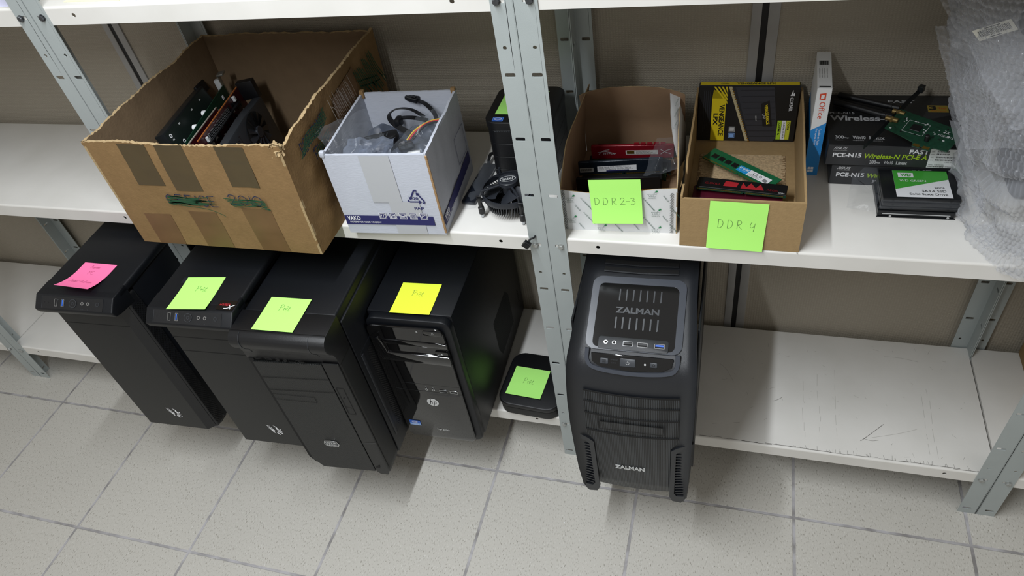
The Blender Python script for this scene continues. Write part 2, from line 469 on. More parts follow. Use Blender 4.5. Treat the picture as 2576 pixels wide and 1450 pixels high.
def scratches(b):
    rd = random.Random(3)
    z = 0.0002
    def ln(pts, w_, m): b.strokes([pts], m, w_, None, z, 3)
    ln([(0.540, 0.040), (0.548, 0.047), (0.583, 0.084)], 0.0009, M_scr)
    ln([(0.546, 0.046), (0.560, 0.043), (0.572, 0.047)], 0.0006, M_scr)
    ln([(0.599, 0.255), (0.630, 0.255), (0.661, 0.249)], 0.0006, M_scr2)
    ln([(0.385, 0.109), (0.394, 0.114), (0.402, 0.121)], 0.0007, M_scr)
    ln([(0.277, 0.192), (0.292, 0.178), (0.307, 0.148)], 0.0005, M_scr2)
    ln([(0.560, 0.050), (0.61, 0.068), (0.64, 0.082)], 0.0005, M_scr2)
    for x in (0.655, 0.668, 0.50, 0.47, 0.443):
        y = rd.uniform(.02, .06)
        for _k in range(5):
            l_ = rd.uniform(.010, .034); ln([(x, y), (x+rd.uniform(-.0012, .0012), y+l_)], 0.0004, M_scr2); y += l_+rd.uniform(.002, .015); x += rd.uniform(-.002, .002)
    for _ in range(60):
        x = rd.uniform(0.25, 0.74); y = rd.uniform(0.01, 0.29); a = rd.uniform(0, pi); l_ = rd.uniform(.002, .012)
        ln([(x, y), (x+l_*cos(a), y+l_*sin(a))], rd.uniform(.0003, .0006), M_scr2)
    # scuffed front edge
    x = 0.25
    while x < 0.73:
        l_ = rd.uniform(.01, .05); yy = 0.0058+rd.uniform(-.0008, .002)
        ln([(x, yy), (x+l_*0.5, yy+rd.uniform(-.0006, .0006)), (x+l_, yy)], rd.uniform(.0004, .0011), M_scr)
        x += l_*rd.uniform(0.6, 1.1)
    for _ in range(40):
        x = rd.uniform(0.35, 0.73); l_ = rd.uniform(.003, .010)
        ln([(x, 0.006), (x+rd.uniform(-.002, .002), 0.006+l_)], .0004, M_scr)
shelf_me = shelf_mesh().mesh('shelf', 40)
shelf_scr = shelf_mesh(scratches).mesh('shelf', 40)
def bolt_mesh(m):
    b = MB(); M = FRONT()
    b.cyl(0.0052, 0, 0.0008, m, M, 20)
    b.lathe([(0.0043, 0.0008), (0.0046, 0.0012), (0.0046, 0.0036), (0.0040, 0.0041)], 6, m, M)
    b.disc(0.0030, m, M, 14, 0.00415)
    return b.mesh('bolt', 25)
bolt_d, bolt_l = bolt_mesh(M_bolt), bolt_mesh(M_boltl)
def put(name, me, parent, loc=(0, 0, 0), rot=(0, 0, 0)):
    o = bpy.data.objects.new(name, me); COL.objects.link(o); o.parent = parent; o.location = loc; o.rotation_euler = rot
    return o
def rack(x, label, scr=False, tops=(ZB, ZM, ZT)):
    r = thing('shelving_rack', label, 'rack', (x, 0, 0), group='grey and cream metal shelving racks')
    e = 0.0004
    put('post', posts[(1, 0)], r, (e, 0, 0)); put('post', posts[(-1, 0)], r, (RX-e, 0, 0))
    put('post', posts[(1, 1)], r, (e, 0.3028, 0)); put('post', posts[(-1, 1)], r, (RX-e, 0.3028, 0))
    for z in tops:
        put('shelf', shelf_scr if (scr and z == ZB) else shelf_me, r, (0, 0, z))
        bz = z-0.0148
        me = bolt_d if z == ZT else bolt_l
        put('bolt', me, r, (0.0205, 0, bz), (0, 0.3, 0)); put('bolt', me, r, (RX-0.0215, 0, bz), (0, 0.8, 0))
        for xx in (0.0015+e, ):
            pass
    return r
rack(-2*RX, 'grey and cream metal shelving rack at the far left, its lower shelves empty in view')
rack(-3*RX, 'grey and cream metal shelving rack cut off by the left picture edge')
rack(-RX, 'metal shelving rack holding the big brown box and the black towers with notes')
rack(0, 'metal shelving rack holding the memory boxes above a scratched half-empty bottom shelf', True)
rack(RX, 'metal shelving rack cut off by the right picture edge')
b = MB(); b.box(0.845, 1.1, 0.10, 0.300, ZB, ZB+0.34, M_card2, 0.003)
tag(b.build('carton'), 'plain brown carton on the bottom shelf at the right picture edge', 'box')

# ------------------------------------------------------------------ hand lettering (pen strokes)
SF = {
 'P': [[(.05, 0), (.1, .5), (.15, 1)], [(.0, .85), (.2, 1.02), (.5, .95), (.52, .7), (.3, .52), (.12, .5)]],
 'r': [[(.0, .42), (.12, .48), (.12, .1), (.13, .3), (.3, .45), (.34, .4)]],
 'e': [[(.02, .25), (.25, .32), (.22, .48), (.06, .38), (.04, .12), (.2, .02), (.36, .15)]],
 'E^': [[(.02, .25), (.25, .32), (.22, .48), (.06, .38), (.04, .12), (.2, .02), (.36, .15)], [(.02, .62), (.16, .8), (.24, .6)]],
 't': [[(.2, .8), (.1, .3), (.14, .03), (.36, .12)], [(.0, .5), (.32, .56)]],
 'D': [[(.03, 0), (.05, 1)], [(.0, 1), (.3, .98), (.55, .72), (.52, .3), (.3, .05), (.02, 0)]],
 'R': [[(.05, 0), (.07, 1)], [(.05, 1), (.4, .98), (.5, .75), (.3, .52), (.1, .5)], [(.12, .5), (.35, .2), (.58, 0)]],
 '2': [[(.02, .78), (.15, 1), (.42, .95), (.45, .7), (.2, .3), (.0, .04)], [(.0, .04), (.3, .05), (.6, .0)]],
 '-': [[(.0, .5), (.5, .5)]],
 '3': [[(.0, .92), (.3, .98), (.45, .85)], [(.45, .85), (.35, .65), (.2, .58)], [(.2, .58), (.48, .5), (.5, .2), (.25, 0), (.0, .06)]],
 '4': [[(.18, .95), (.02, .6), (.05, .32), (.25, .28), (.45, .45)], [(.52, .80), (.50, .35), (.42, -.18)]],
 'O': [[(.25, .98), (.03, .75), (.02, .3), (.25, .02), (.5, .3), (.5, .75), (.25, .98)]],
 '0': [[(.2, .9), (.03, .6), (.05, .2), (.22, .02), (.42, .3), (.4, .7), (.2, .9)]],
 'F': [[(.05, 0), (.08, 1)], [(.05, 1), (.5, 1)], [(.05, .55), (.4, .55)]],
 'I': [[(.1, 0), (.13, 1)]], '1': [[(.12, 0), (.14, .95)]],
 'C': [[(.5, .9), (.25, 1), (.03, .65), (.05, .2), (.28, 0), (.52, .1)]],
 'E': [[(.5, 1), (.07, .98), (.05, .5), (.05, .02), (.5, 0)], [(.05, .52), (.4, .52)]],
 'T': [[(.25, 0), (.28, 1)], [(.0, 1), (.55, 1)]],
 'A': [[(.0, 0), (.25, 1), (.5, 0)], [(.1, .4), (.42, .4)]],
 'N': [[(.0, 0), (.05, 1), (.45, .05), (.5, 1)]],
 'B': [[(.05, 0), (.06, 1)], [(.0, 1), (.35, .98), (.4, .7), (.1, .53)], [(.1, .53), (.48, .4), (.4, .05), (.0, 0)]],
 'h': [[(.05, 1), (.05, 0), (.08, .4), (.3, .5), (.33, 0)]],
 'i': [[(.1, .5), (.1, .05), (.2, 0)], [(.1, .7), (.11, .74)]],
 'l': [[(.1, 1), (.08, .1), (.2, 0)]], 'p': [[(.05, .5), (.05, -.4)], [(.05, .4), (.3, .5), (.35, .15), (.05, .05)]],
 'a': [[(.35, .45), (.1, .48), (.03, .2), (.15, .02), (.33, .3), (.36, .45), (.36, .05), (.46, .02)]],
 'n': [[(.02, .45), (.05, 0), (.08, .3), (.28, .48), (.33, .1), (.42, .02)]],
 'u': [[(.02, .45), (.06, .08), (.22, .02), (.34, .45), (.34, .08), (.44, .02)]],
 'd': [[(.33, .42), (.1, .48), (.03, .2), (.15, .02), (.34, .3), (.4, 1), (.36, .05), (.46, .02)]],
 'J': [[(.4, 1), (.38, .2), (.2, 0), (.0, .15)], [(.2, 1), (.55, 1)]],
}
ADV = {'r': .36, 'e': .38, 'E^': .38, 't': .38, 'I': .28, '1': .3, 'i': .24, 'l': .24, '-': .6, ' ': .4, 'a': .46, 'n': .44, 'u': .45, 'd': .47, 'h': .44, 'p': .44}
def write(b, toks, x, y, h, m, w, M, wid=None, gap=0.0, rot=0.0, z=0.0):
    tot = sum(ADV.get(t, .66)+gap for t in toks)
    sx = (wid/tot) if wid else h
    cx = 0
    A = M @ T(x, y, z) @ R('Z', rot)
    for t in toks:
        if t != ' ':
            b.strokes([[(p[0]*sx+cx, p[1]*h) for p in l] for l in SF[t]], m, w, A, 0, 4)
        cx += (ADV.get(t, .66)+gap)*sx

# ------------------------------------------------------------------ sticky notes
def note(label, m, loc, M0, size=(0.076, 0.076), lift=0.004, curl=1, toks=None, tx=(0.3, 0.6, 0.012, 0.02), extra=None, pen=None, side=0.0):
    """local X right, local Y up the sheet (glued edge at y = 0, sheet runs to y = -h), local Z away from the surface"""
    w_, h_ = size; n = 14; b = MB(); vs = []; fs = []; th = 0.00015
    def zf(u, v):
        return 0.0004 + lift*(max(0, v-0.25)/0.75)**2.2 * (1+side*(u-0.5))
    for k, dz in enumerate((0, th)):
        for j in range(n+1):
            for i in range(n+1):
                u, v = i/n, j/n; vs.append((u*w_, -v*h_, zf(u, v)+dz))
    K = (n+1)**2
    for j in range(n):
        for i in range(n):
            a = j*(n+1)+i
            fs += [(a, a+1, a+n+2, a+n+1), (K+a, K+a+1, K+a+n+2, K+a+n+1)]
    rim = [i for i in range(n+1)]+[(j+1)*(n+1)-1 for j in range(1, n+1)]+[n*(n+1)+i for i in range(n-1, -1, -1)]+[j*(n+1) for j in range(n-1, 0, -1)]
    for i in range(len(rim)):
        a, c = rim[i], rim[(i+1) % len(rim)]; fs.append((a, c, K+c, K+a))
    b.add(vs, fs, m)
    t0 = len(b.v)
    if toks: write(b, toks, tx[0]*w_, -tx[1]*h_, tx[2], pen or M_pencil, 0.00055, I4, wid=tx[3])
    if extra: extra(b)
    for i in range(t0, len(b.v)):
        x, y, z = b.v[i]; b.v[i] = (x, y, zf(x/w_, -y/h_)+th+0.0002)
    o = b.build('sticky_note'); tag(o, label, 'sticky note', 'square paper notes')
    o.matrix_world = T(*loc) @ M0
    return o
PRET = ['P', 'r', 'E^', 't']
def pinktext(b):
    write(b, ['A', 'u', 'r', 'i', 'e', 'n'], 0.024, -0.014, 0.008, M_penp, 0.0004, I4, wid=0.021)
    write(b, ['P', 'C'], 0.029, -0.030, 0.0085, M_penp, 0.0005, I4, wid=0.014)
    write(b, ['J', 'e', 'a', 'n', '-', 'A', 'd', 'r', 'i', 'e', 'n'], 0.010, -0.056, 0.0085, M_penp, 0.0004, I4, wid=0.052)
HB, HC, HH, HZ = 0.437, 0.423, 0.355, 0.43
note('pink square note with curled front edge on the leftmost black tower', M_pink, (-0.890, -0.086, ZB+HB), R('Z', 0.0), lift=0.013, extra=pinktext, side=-0.2)
note('lime note reading Prêt on the tower with the red HyperX sticker', M_green, (-0.644, -0.101, ZB+HB), R('Z', 6.5), (0.0745, 0.081), 0.003, toks=PRET, tx=(.42, .44, .013, .022))
note('lime note reading Prêt on the rounded-front tower between the others', M_green, (-0.469, -0.116, ZB+HC), R('Z', 2.0), (0.077, 0.076), 0.001, toks=PRET, tx=(.36, .40, .014, .021))
note('yellow note reading Prêt on the glossy-fronted tower', M_yellow, (-0.289, 0.009, ZB+HH+0.0005), R('Z', 2.5), (0.075, 0.077), 0.002, toks=PRET, tx=(.36, .42, .014, .022))
note('green note reading Prêt on the small flat computer beside the middle post', M_green2, (-0.1405, 0.094, ZB+0.0385), R('Z', -3.5), (0.076, 0.077), 0.003, toks=PRET, tx=(.36, .55, .015, .023))
note('green note on top of the small cube computer, half hidden by the post', M_green2, (-0.113, 0.240, ZM+0.1205), R('Z', 0), (0.076, 0.076), 0.001)

# ------------------------------------------------------------------ small computer-case fittings (faces in local XY, outward +Z)
def usb(b, M, w_=0.0125, h_=0.0055, tongue=None, fr=M_chrome, d=0.0):
    b.plate(rrect(-w_/2, -h_/2, w_/2, h_/2, .0006, 2), [rrect(-w_/2+.0007, -h_/2+.0007, w_/2-.0007, h_/2-.0007, .0004, 2)], 0.0002, 0.0010, fr, M)
    b.rect(-w_/2+.0004, -h_/2+.0004, w_/2-.0004, h_/2-.0004, M_void, M, 0.0003)
    b.rect(-w_/2+.0014, -h_/2*0.1, w_/2-.0014, h_/2-.0013, tongue or M_kblack, M, 0.0006)
def jack(b, M, r=0.0028, m=M_chrome):
    b.lathe([(r*0.55, 0.0002), (r*0.6, 0.001), (r, 0.001), (r, 0.0)], 18, m, M, cap=False); b.disc(r*0.6, M_void, M, 16, 0.0004)
def line(b, x0, y0, x1, y1, M, w_=0.0007, m=None, z=0.0002): b.strokes([[(x0, y0), (x1, y1)]], m or M_void, w_, M, z, 1)
def outline(b, x0, y0, x1, y1, M, w_=0.0006, m=None, r=0.001, z=0.0002):
    p = rrect(x0, y0, x1, y1, r, 3); b.strokes([p+[p[0]]], m or M_void, w_, M, z, 1)

def perf_material(name, base, hole, sx, sy, sz, thr=0.25):
    m = bpy.data.materials.new(name); m.use_nodes = True
    nt = m.node_tree; n = nt.nodes; L = nt.links; b = n['Principled BSDF']
    tc = n.new('ShaderNodeTexCoord'); sp = n.new('ShaderNodeSeparateXYZ'); L.new(tc.outputs['Object'], sp.inputs[0])
    def mt(op, a, c=None):
        q = n.new('ShaderNodeMath'); q.operation = op
        for i, v in enumerate((a, c)):
            if v is None: continue
            if isinstance(v, (int, float)): q.inputs[i].default_value = v
            else: L.new(v, q.inputs[i])
        return q.outputs[0]
    acc = None
    for k, s in enumerate((sx, sy, sz)):
        if not s: continue
        v = mt('SINE', mt('MULTIPLY', sp.outputs[k], 2*pi/s))
        acc = v if acc is None else mt('MULTIPLY', acc, v)
    f = mt('GREATER_THAN', acc, thr)
    mx = n.new('ShaderNodeMix'); mx.data_type = 'RGBA'; L.new(f, mx.inputs[0])
    mx.inputs[6].default_value = (*hexc(base), 1); mx.inputs[7].default_value = (*hexc(hole), 1)
    L.new(mx.outputs[2], b.inputs['Base Color']); b.inputs['Roughness'].default_value = 0.45
    bm_ = n.new('ShaderNodeBump'); bm_.inputs['Strength'].default_value = 0.6; bm_.inputs['Distance'].default_value = 0.0006; bm_.invert = True
    L.new(acc, bm_.inputs['Height']); L.new(bm_.outputs[0], b.inputs['Normal'])
    return m
M_mesh = perf_material('fine_black_mesh', '191B1B', '050606', 0.0034, 0, 0.0024)
M_perf = perf_material('perforated_black_side', '101114', '020202', 0, 0.006, 0.006, 0.3)
M_rib = perf_material('vertical_ribbed_plastic', '393C3F', '0C0D0E', 0.0027, 0, 0, -0.1)
M_zal = mat('grey_black_moulding', '1E2024', 0.36, bump=0.3, bscale=2200)
M_zal2 = mat('satin_black_moulding', '14161B', 0.3, bump=0.25, bscale=2200)
M_zwin = mat('smoked_window', '090A0C', 0.07, coat=0.4)
M_emb = mat('embossed_grey', '34373B', 0.35)
M_btn = mat('grey_button', '3A3D42', 0.35)
M_red = mat('red_print', 'A8202A', 0.5)
M_bluest = mat('blue_sticker', '2A5DB8', 0.3)

def feet(root, w_, d, h=0.014, pts=None):
    for (x, y) in (pts or ((0.025, 0.045), (w_-0.025, 0.045), (0.025, d-0.05), (w_-0.025, d-0.05))):
        b = MB(); b.box(x-0.012, x+0.012, y-0.012, y+0.012, 0, h+0.002, M_kblack, 0.002); b.build('foot', root)

# ------------------------------------------------------------------ twin slab-front towers
def phoenix(b, M, s):
    L_ = [[(0, .98), (.10, .90), (.42, .30), (.34, .22)], [(.02, .72), (.10, .62), (.40, .16), (.30, .20)], [(.16, 1.0), (.28, .80), (.47, .36), (.42, .34)], [(.18, .44), (.26, .30), (.42, .05), (.30, .12)]]
    for p in L_: b.flat([(x*s, y*s) for x, y in p], M_white, M, 0.0004)
    R_ = [[(.52, .98), (.72, .86), (.80, .52), (.70, .42), (.60, .62), (.66, .74)], [(.62, .40), (1.0, .44), (.98, .36), (.66, .30)], [(.60, .30), (.98, .16), (.92, .08), (.58, .22)], [(.56, .22), (.74, -.04), (.66, -.08), (.50, .14)], [(.80, .52), (1.0, .62), (.96, .52), (.78, .44)]]
    for p in R_: b.flat([(x*s, y*s) for x, y in p], M_white, M, 0.0004)
def slab_tower(label, loc, rz, seams):
    W, H, D = 0.172, HB, 0.452
    r = thing('desktop_computer', label, 'computer', loc, (0, 0, radians(rz)), 'black tower computers on the bottom shelf')
    b = MB(); b.box(0.003, W-0.003, 0.042, D, 0.014, H-0.010, M_sblack, 0.002)
    line(b, 0.075, 0.020, D-0.02, 0.020, RIGHT(W-0.003, 0, 0)); b.build('case_body', r)
    b = MB(); b.box(0.0, W, 0.005, D-0.004, H-0.016, H, M_sblack, 0.005, 3)
    line(b, 0.07, H-0.019, D-0.01, H-0.019, RIGHT(W-0.0028, 0, 0), 0.0009, M_void)
    b.build('top_cover', r)
    # bezel frame behind the door panel
    b = MB(); b.box(0.0005, W-0.0005, 0.012, 0.043, 0.014, H-0.02, M_kblack, 0.007, 3)
    b.rect(0.016, 0.03, 0.040, H-0.045, M_perf, RIGHT(W-0.0005, 0, 0), EPS)
    b.build('front_bezel', r)
    b = MB(); b.box(0.004, W-0.018, 0.0, 0.013, 0.022, H-0.034, M_panel, 0.0015)
    b.prism([(W-0.018, -0.0), (W-0.004, 0.012), (W-0.018, 0.013)], 0.022, H-0.036, M_kblack)
    F = FRONT(0, 0, 0)
    for s_ in seams: line(b, 0.004, s_, W-0.018, s_, F, 0.0013, z=0.0003)
    b.build('front_panel', r)
    b = MB(); phoenix(b, FRONT(0.082, 0, 0.060), 0.031); b.build('badge', r, label='white winged badge')
    # io nose
    prof = [(0.03, H), (-0.006, H-0.0005), (-0.026, H-0.019), (-0.0255, H-0.024), (-0.022, H-0.032), (-0.010, H-0.036), (0.03, H-0.042)]
    b = MB(); b.prism([(p[0], p[1]) for p in prof], 0, W, M_sblack, R('Z', 90) @ R('X', 90), 0.0030, 3)
    io = b.build('control_panel', r)
    A = T(0, -0.0262, H-0.0188) @ R('X', 42.5)
    b = MB(); b.plate(rrect(0.016, 0.002, W-0.020, 0.0245, 0.001, 2), [], 0.0004, 0.0004, M_kblack, A)
    line(b, 0.017, 0.002, 0.017, 0.0235, A, 0.0006, M_emb, 0.0006)
    for x in (0.023, 0.032): b.disc(0.0009, M_void, A @ T(x, 0.013, 0), 10, 0.0006)
    b.text('o o', 0.1045, 0.0035, 0.1105, 0.0050, M_emb, A, 0.0006); b.text('i', 0.1195, 0.0035, 0.1205, 0.0055, M_emb, A, 0.0006)
    b.build('control_strip', io)
    for x, tg in ((0.049, M_kblack), (0.064, M_blue)):
        b = MB(); usb(b, A @ T(x, 0.0135, 0.0004) @ R('Z', 90), 0.0135, 0.0062, tg); b.build('usb_port', io)
    b = MB(); b.cyl(0.0078, 0.0003, 0.0012, M_kblack, A @ T(0.0865, 0.0135, 0), 28, 0.0004); b.ring(0.0070, 0.0078, M_emb, A @ T(0.0865, 0.0135, 0), z=0.0013); b.ring(0.0022, 0.0028, M_emb, A @ T(0.0865, 0.0135, 0), z=0.0013); b.build('power_button', io)
    for x in (0.1075, 0.120):
        b = MB(); jack(b, A @ T(x, 0.0145, 0.0004), 0.0031); b.build('audio_jack', io)
    b = MB(); b.cyl(0.0036, 0.0003, 0.001, M_kblack, A @ T(0.1405, 0.0145, 0), 20); b.ring(0.003, 0.0036, M_emb, A @ T(0.1405, 0.0145, 0), z=0.0011); b.build('reset_button', io)
    feet(r, W, D)
    return r
t1 = slab_tower('black slab-front tower computer carrying the pink note, leftmost of the five', (-0.9335, -0.168, ZB), 2.2, (HB-0.083,))
t2 = slab_tower('black slab-front tower computer with a red HyperX sticker on top', (-0.681, -0.172, ZB), 2.4, (HB-0.083, HB-0.122))
b = MB(); b.plate(rrect(0, 0, 0.034, 0.022, 0.003, 4), [], 0.0003, 0.0003, mat('sticker_black', '141212', 0.25))
b.text('HYPER', 0.003, 0.0095, 0.023, 0.0145, M_red, None, 0.0005, 0.02, 0.3)
b.strokes([[(0.015, 0.0035), (0.022, 0.0045), (0.028, 0.009), (0.033, 0.0125)], [(0.022, 0.012), (0.026, 0.007), (0.0275, 0.002)]], M_white, 0.0013, None, 0.0005)
b.build('brand_sticker', t2, (0.681-0.5455, 0.172-0.174, HB), label='black sticker with red lettering')
b = MB(); b.rect(0, 0, 0.016, 0.014, mat('clear_tape_patch', '23252B', 0.2), None, 0.0002); b.build('tape_patch', t2, (0.032, 0.055, HB))

# ------------------------------------------------------------------ tower with the rounded bar front
def rounded_tower():
    W, H, D = 0.178, HC, 0.472
    r = thing('desktop_computer', 'black tower computer with a rounded top bar, mesh front and oval silver badge', 'computer', (-0.5075, -0.195, ZB), (0, 0, radians(2.4)), 'black tower computers on the bottom shelf')
    b = MB(); b.box(0.002, W-0.003, 0.045, D, 0.014, H-0.002, M_sblack, 0.004, 3); b.build('case_body', r)
    b = MB(); b.box(W-0.004, W+0.001, 0.048, D-0.004, 0.018, H-0.020, M_sblack, 0.0015)
    b.box(W-0.006, W+0.0020, 0.058, D-0.06, 0.055, 0.310, M_sblack, 0.0045, 3)
    b.box(W+0.0002, W+0.0030, 0.0585, 0.067, 0.062, 0.303, M_zal, 0.0013)
    b.rect(0.078, 0.070, 0.22, 0.295, M_perf, RIGHT(W+0.0021, 0, 0), EPS)
    b.build('side_panel', r)
    b = MB()
    b.prism([(0, 0.35), (0, 0.05), (0.012, 0.016), (W-0.004, 0.012), (W, 0.03), (W, 0.35)], -0.046, -0.001, M_panel, FRONT(0, 0, 0), 0.004, 3)
    bar = [(0.046, H), (-0.004, H-0.001), (-0.011, H-0.005), (-0.0155, H-0.011), (-0.017, H-0.018), (-0.016, H-0.026), (-0.012, H-0.034), (-0.005, H-0.043), (-0.001, H-0.055), (0.0, H-0.075), (0.046, H-0.075)]
    b.prism(bar, 0, W, M_kblack, R('Z', 90) @ R('X', 90), 0.002, 2)
    for x in (0.020, W-0.030):
        b.sweep([(x, p[0]-0.0002, p[1]) for p in bar[1:9]], [(-.0005, 0), (.0005, 0), (.0005, .0006), (-.0005, .0006)], M_emb, None, True, (1, 0, 0))
    line(b, 0.001, 0.0, W-0.001, 0.0, T(0, 0.0, H+0.0001), 0.001)
    b.build('front_bezel', r)
    Fz = FRONT(0, -0.0052, 0)
    b = MB(); b.prism([(0.012, 0.346), (0.014, 0.040), (0.030, 0.014), (0.146, 0.020), (0.146, 0.352)], -0.004, 0.0005, M_mesh, FRONT(0, -0.0045, 0), 0.0008, 1)
    for z in (0.308, 0.272): line(b, 0.011, z-0.004, 0.145, z+0.004, Fz, 0.0016, z=0.0006)
    outline(b, 0.012, 0.240, 0.098, 0.256, Fz, 0.0012, z=0.0006)
    b.build('mesh_front', r)
    b = MB(); b.prism([(0.0035, 0.350), (0.0045, 0.040), (0.014, 0.022), (0.0135, 0.350)], -0.002, 0.0008, M_void, FRONT(0, 0, 0)); b.build('gap_strip', r)
    b = MB(); b.prism([(0.1475, 0.355), (0.1475, 0.020), (0.155, 0.010), (0.172, 0.012), (W, 0.03), (W, 0.355)], 0.0, 0.0035, M_panel, FRONT(0, -0.001, 0), 0.0012)
    Ft = FRONT(0, -0.0047, 0)
    outline(b, 0.152, 0.214, 0.166, 0.290, Ft, 0.0011, z=0.0004); line(b, 0.152, 0.236, 0.166, 0.232, Ft, 0.0009, z=0.0004); b.disc(0.0016, M_void, Ft @ T(0.158, 0.262, 0), 10, 0.0005)
    line(b, 0.152, 0.120, 0.178, 0.126, Ft, 0.0008, M_emb, 0.0004)
    b.flat([(0.150, 0.035), (0.162, 0.045), (0.160, 0.034)], M_void, Ft, 0.0005)
    b.build('side_trim', r)
    # port row under the bar
    A = FRONT(0, -0.0062, 0.360) @ R('X', -10)
    for x in (0.030, 0.050, 0.112):
        b = MB(); b.strokes([[(-0.007, 0.002), (-0.004, 0.0018), (0.006, 0.0012)], [(-0.004, -0.001), (0.007, -0.0016)], [(-0.005, 0.002), (-0.004, -0.001)]], M_void, 0.0012, A @ T(x, 0.0, 0), 0.0012, 1); b.build('usb_port', r)
    for x in (0.068, 0.082):
        b = MB(); b.ring(0.002, 0.0036, M_void, A @ T(x, 0.0, 0), z=0.0012); b.disc(0.0013, M_void, A @ T(x, 0, 0), 12, 0.0012); b.build('audio_jack', r)
    b = MB(); outline(b, 0.090, -0.0030, 0.103, 0.0030, A, 0.0006, z=0.0012); b.build('blank_port', r)
    b = MB(); Mb = FRONT(0.080, -0.0056, 0.107)
    hexp = [(-0.0165, 0), (-0.013, 0.0085), (0.0, 0.0105), (0.013, 0.0085), (0.0165, 0), (0.013, -0.0085), (0.0, -0.0105), (-0.013, -0.0085)]
    b.prism(hexp, 0, 0.0012, M_chrome, Mb, 0.0004, 1); b.flat([(x*.9, y*.88) for x, y in hexp], M_emb, Mb, 0.0014)
    b.text('COOLER', -0.0115, 0.0010, 0.0115, 0.0068, M_silver, Mb, 0.0016, 0.02); b.text('MASTER', -0.0115, -0.0068, 0.0115, -0.0010, M_silver, Mb, 0.0016, 0.02)
    b.build('badge', r, label='oval silver badge')
    feet(r, W, D)
    return r
rounded_tower()

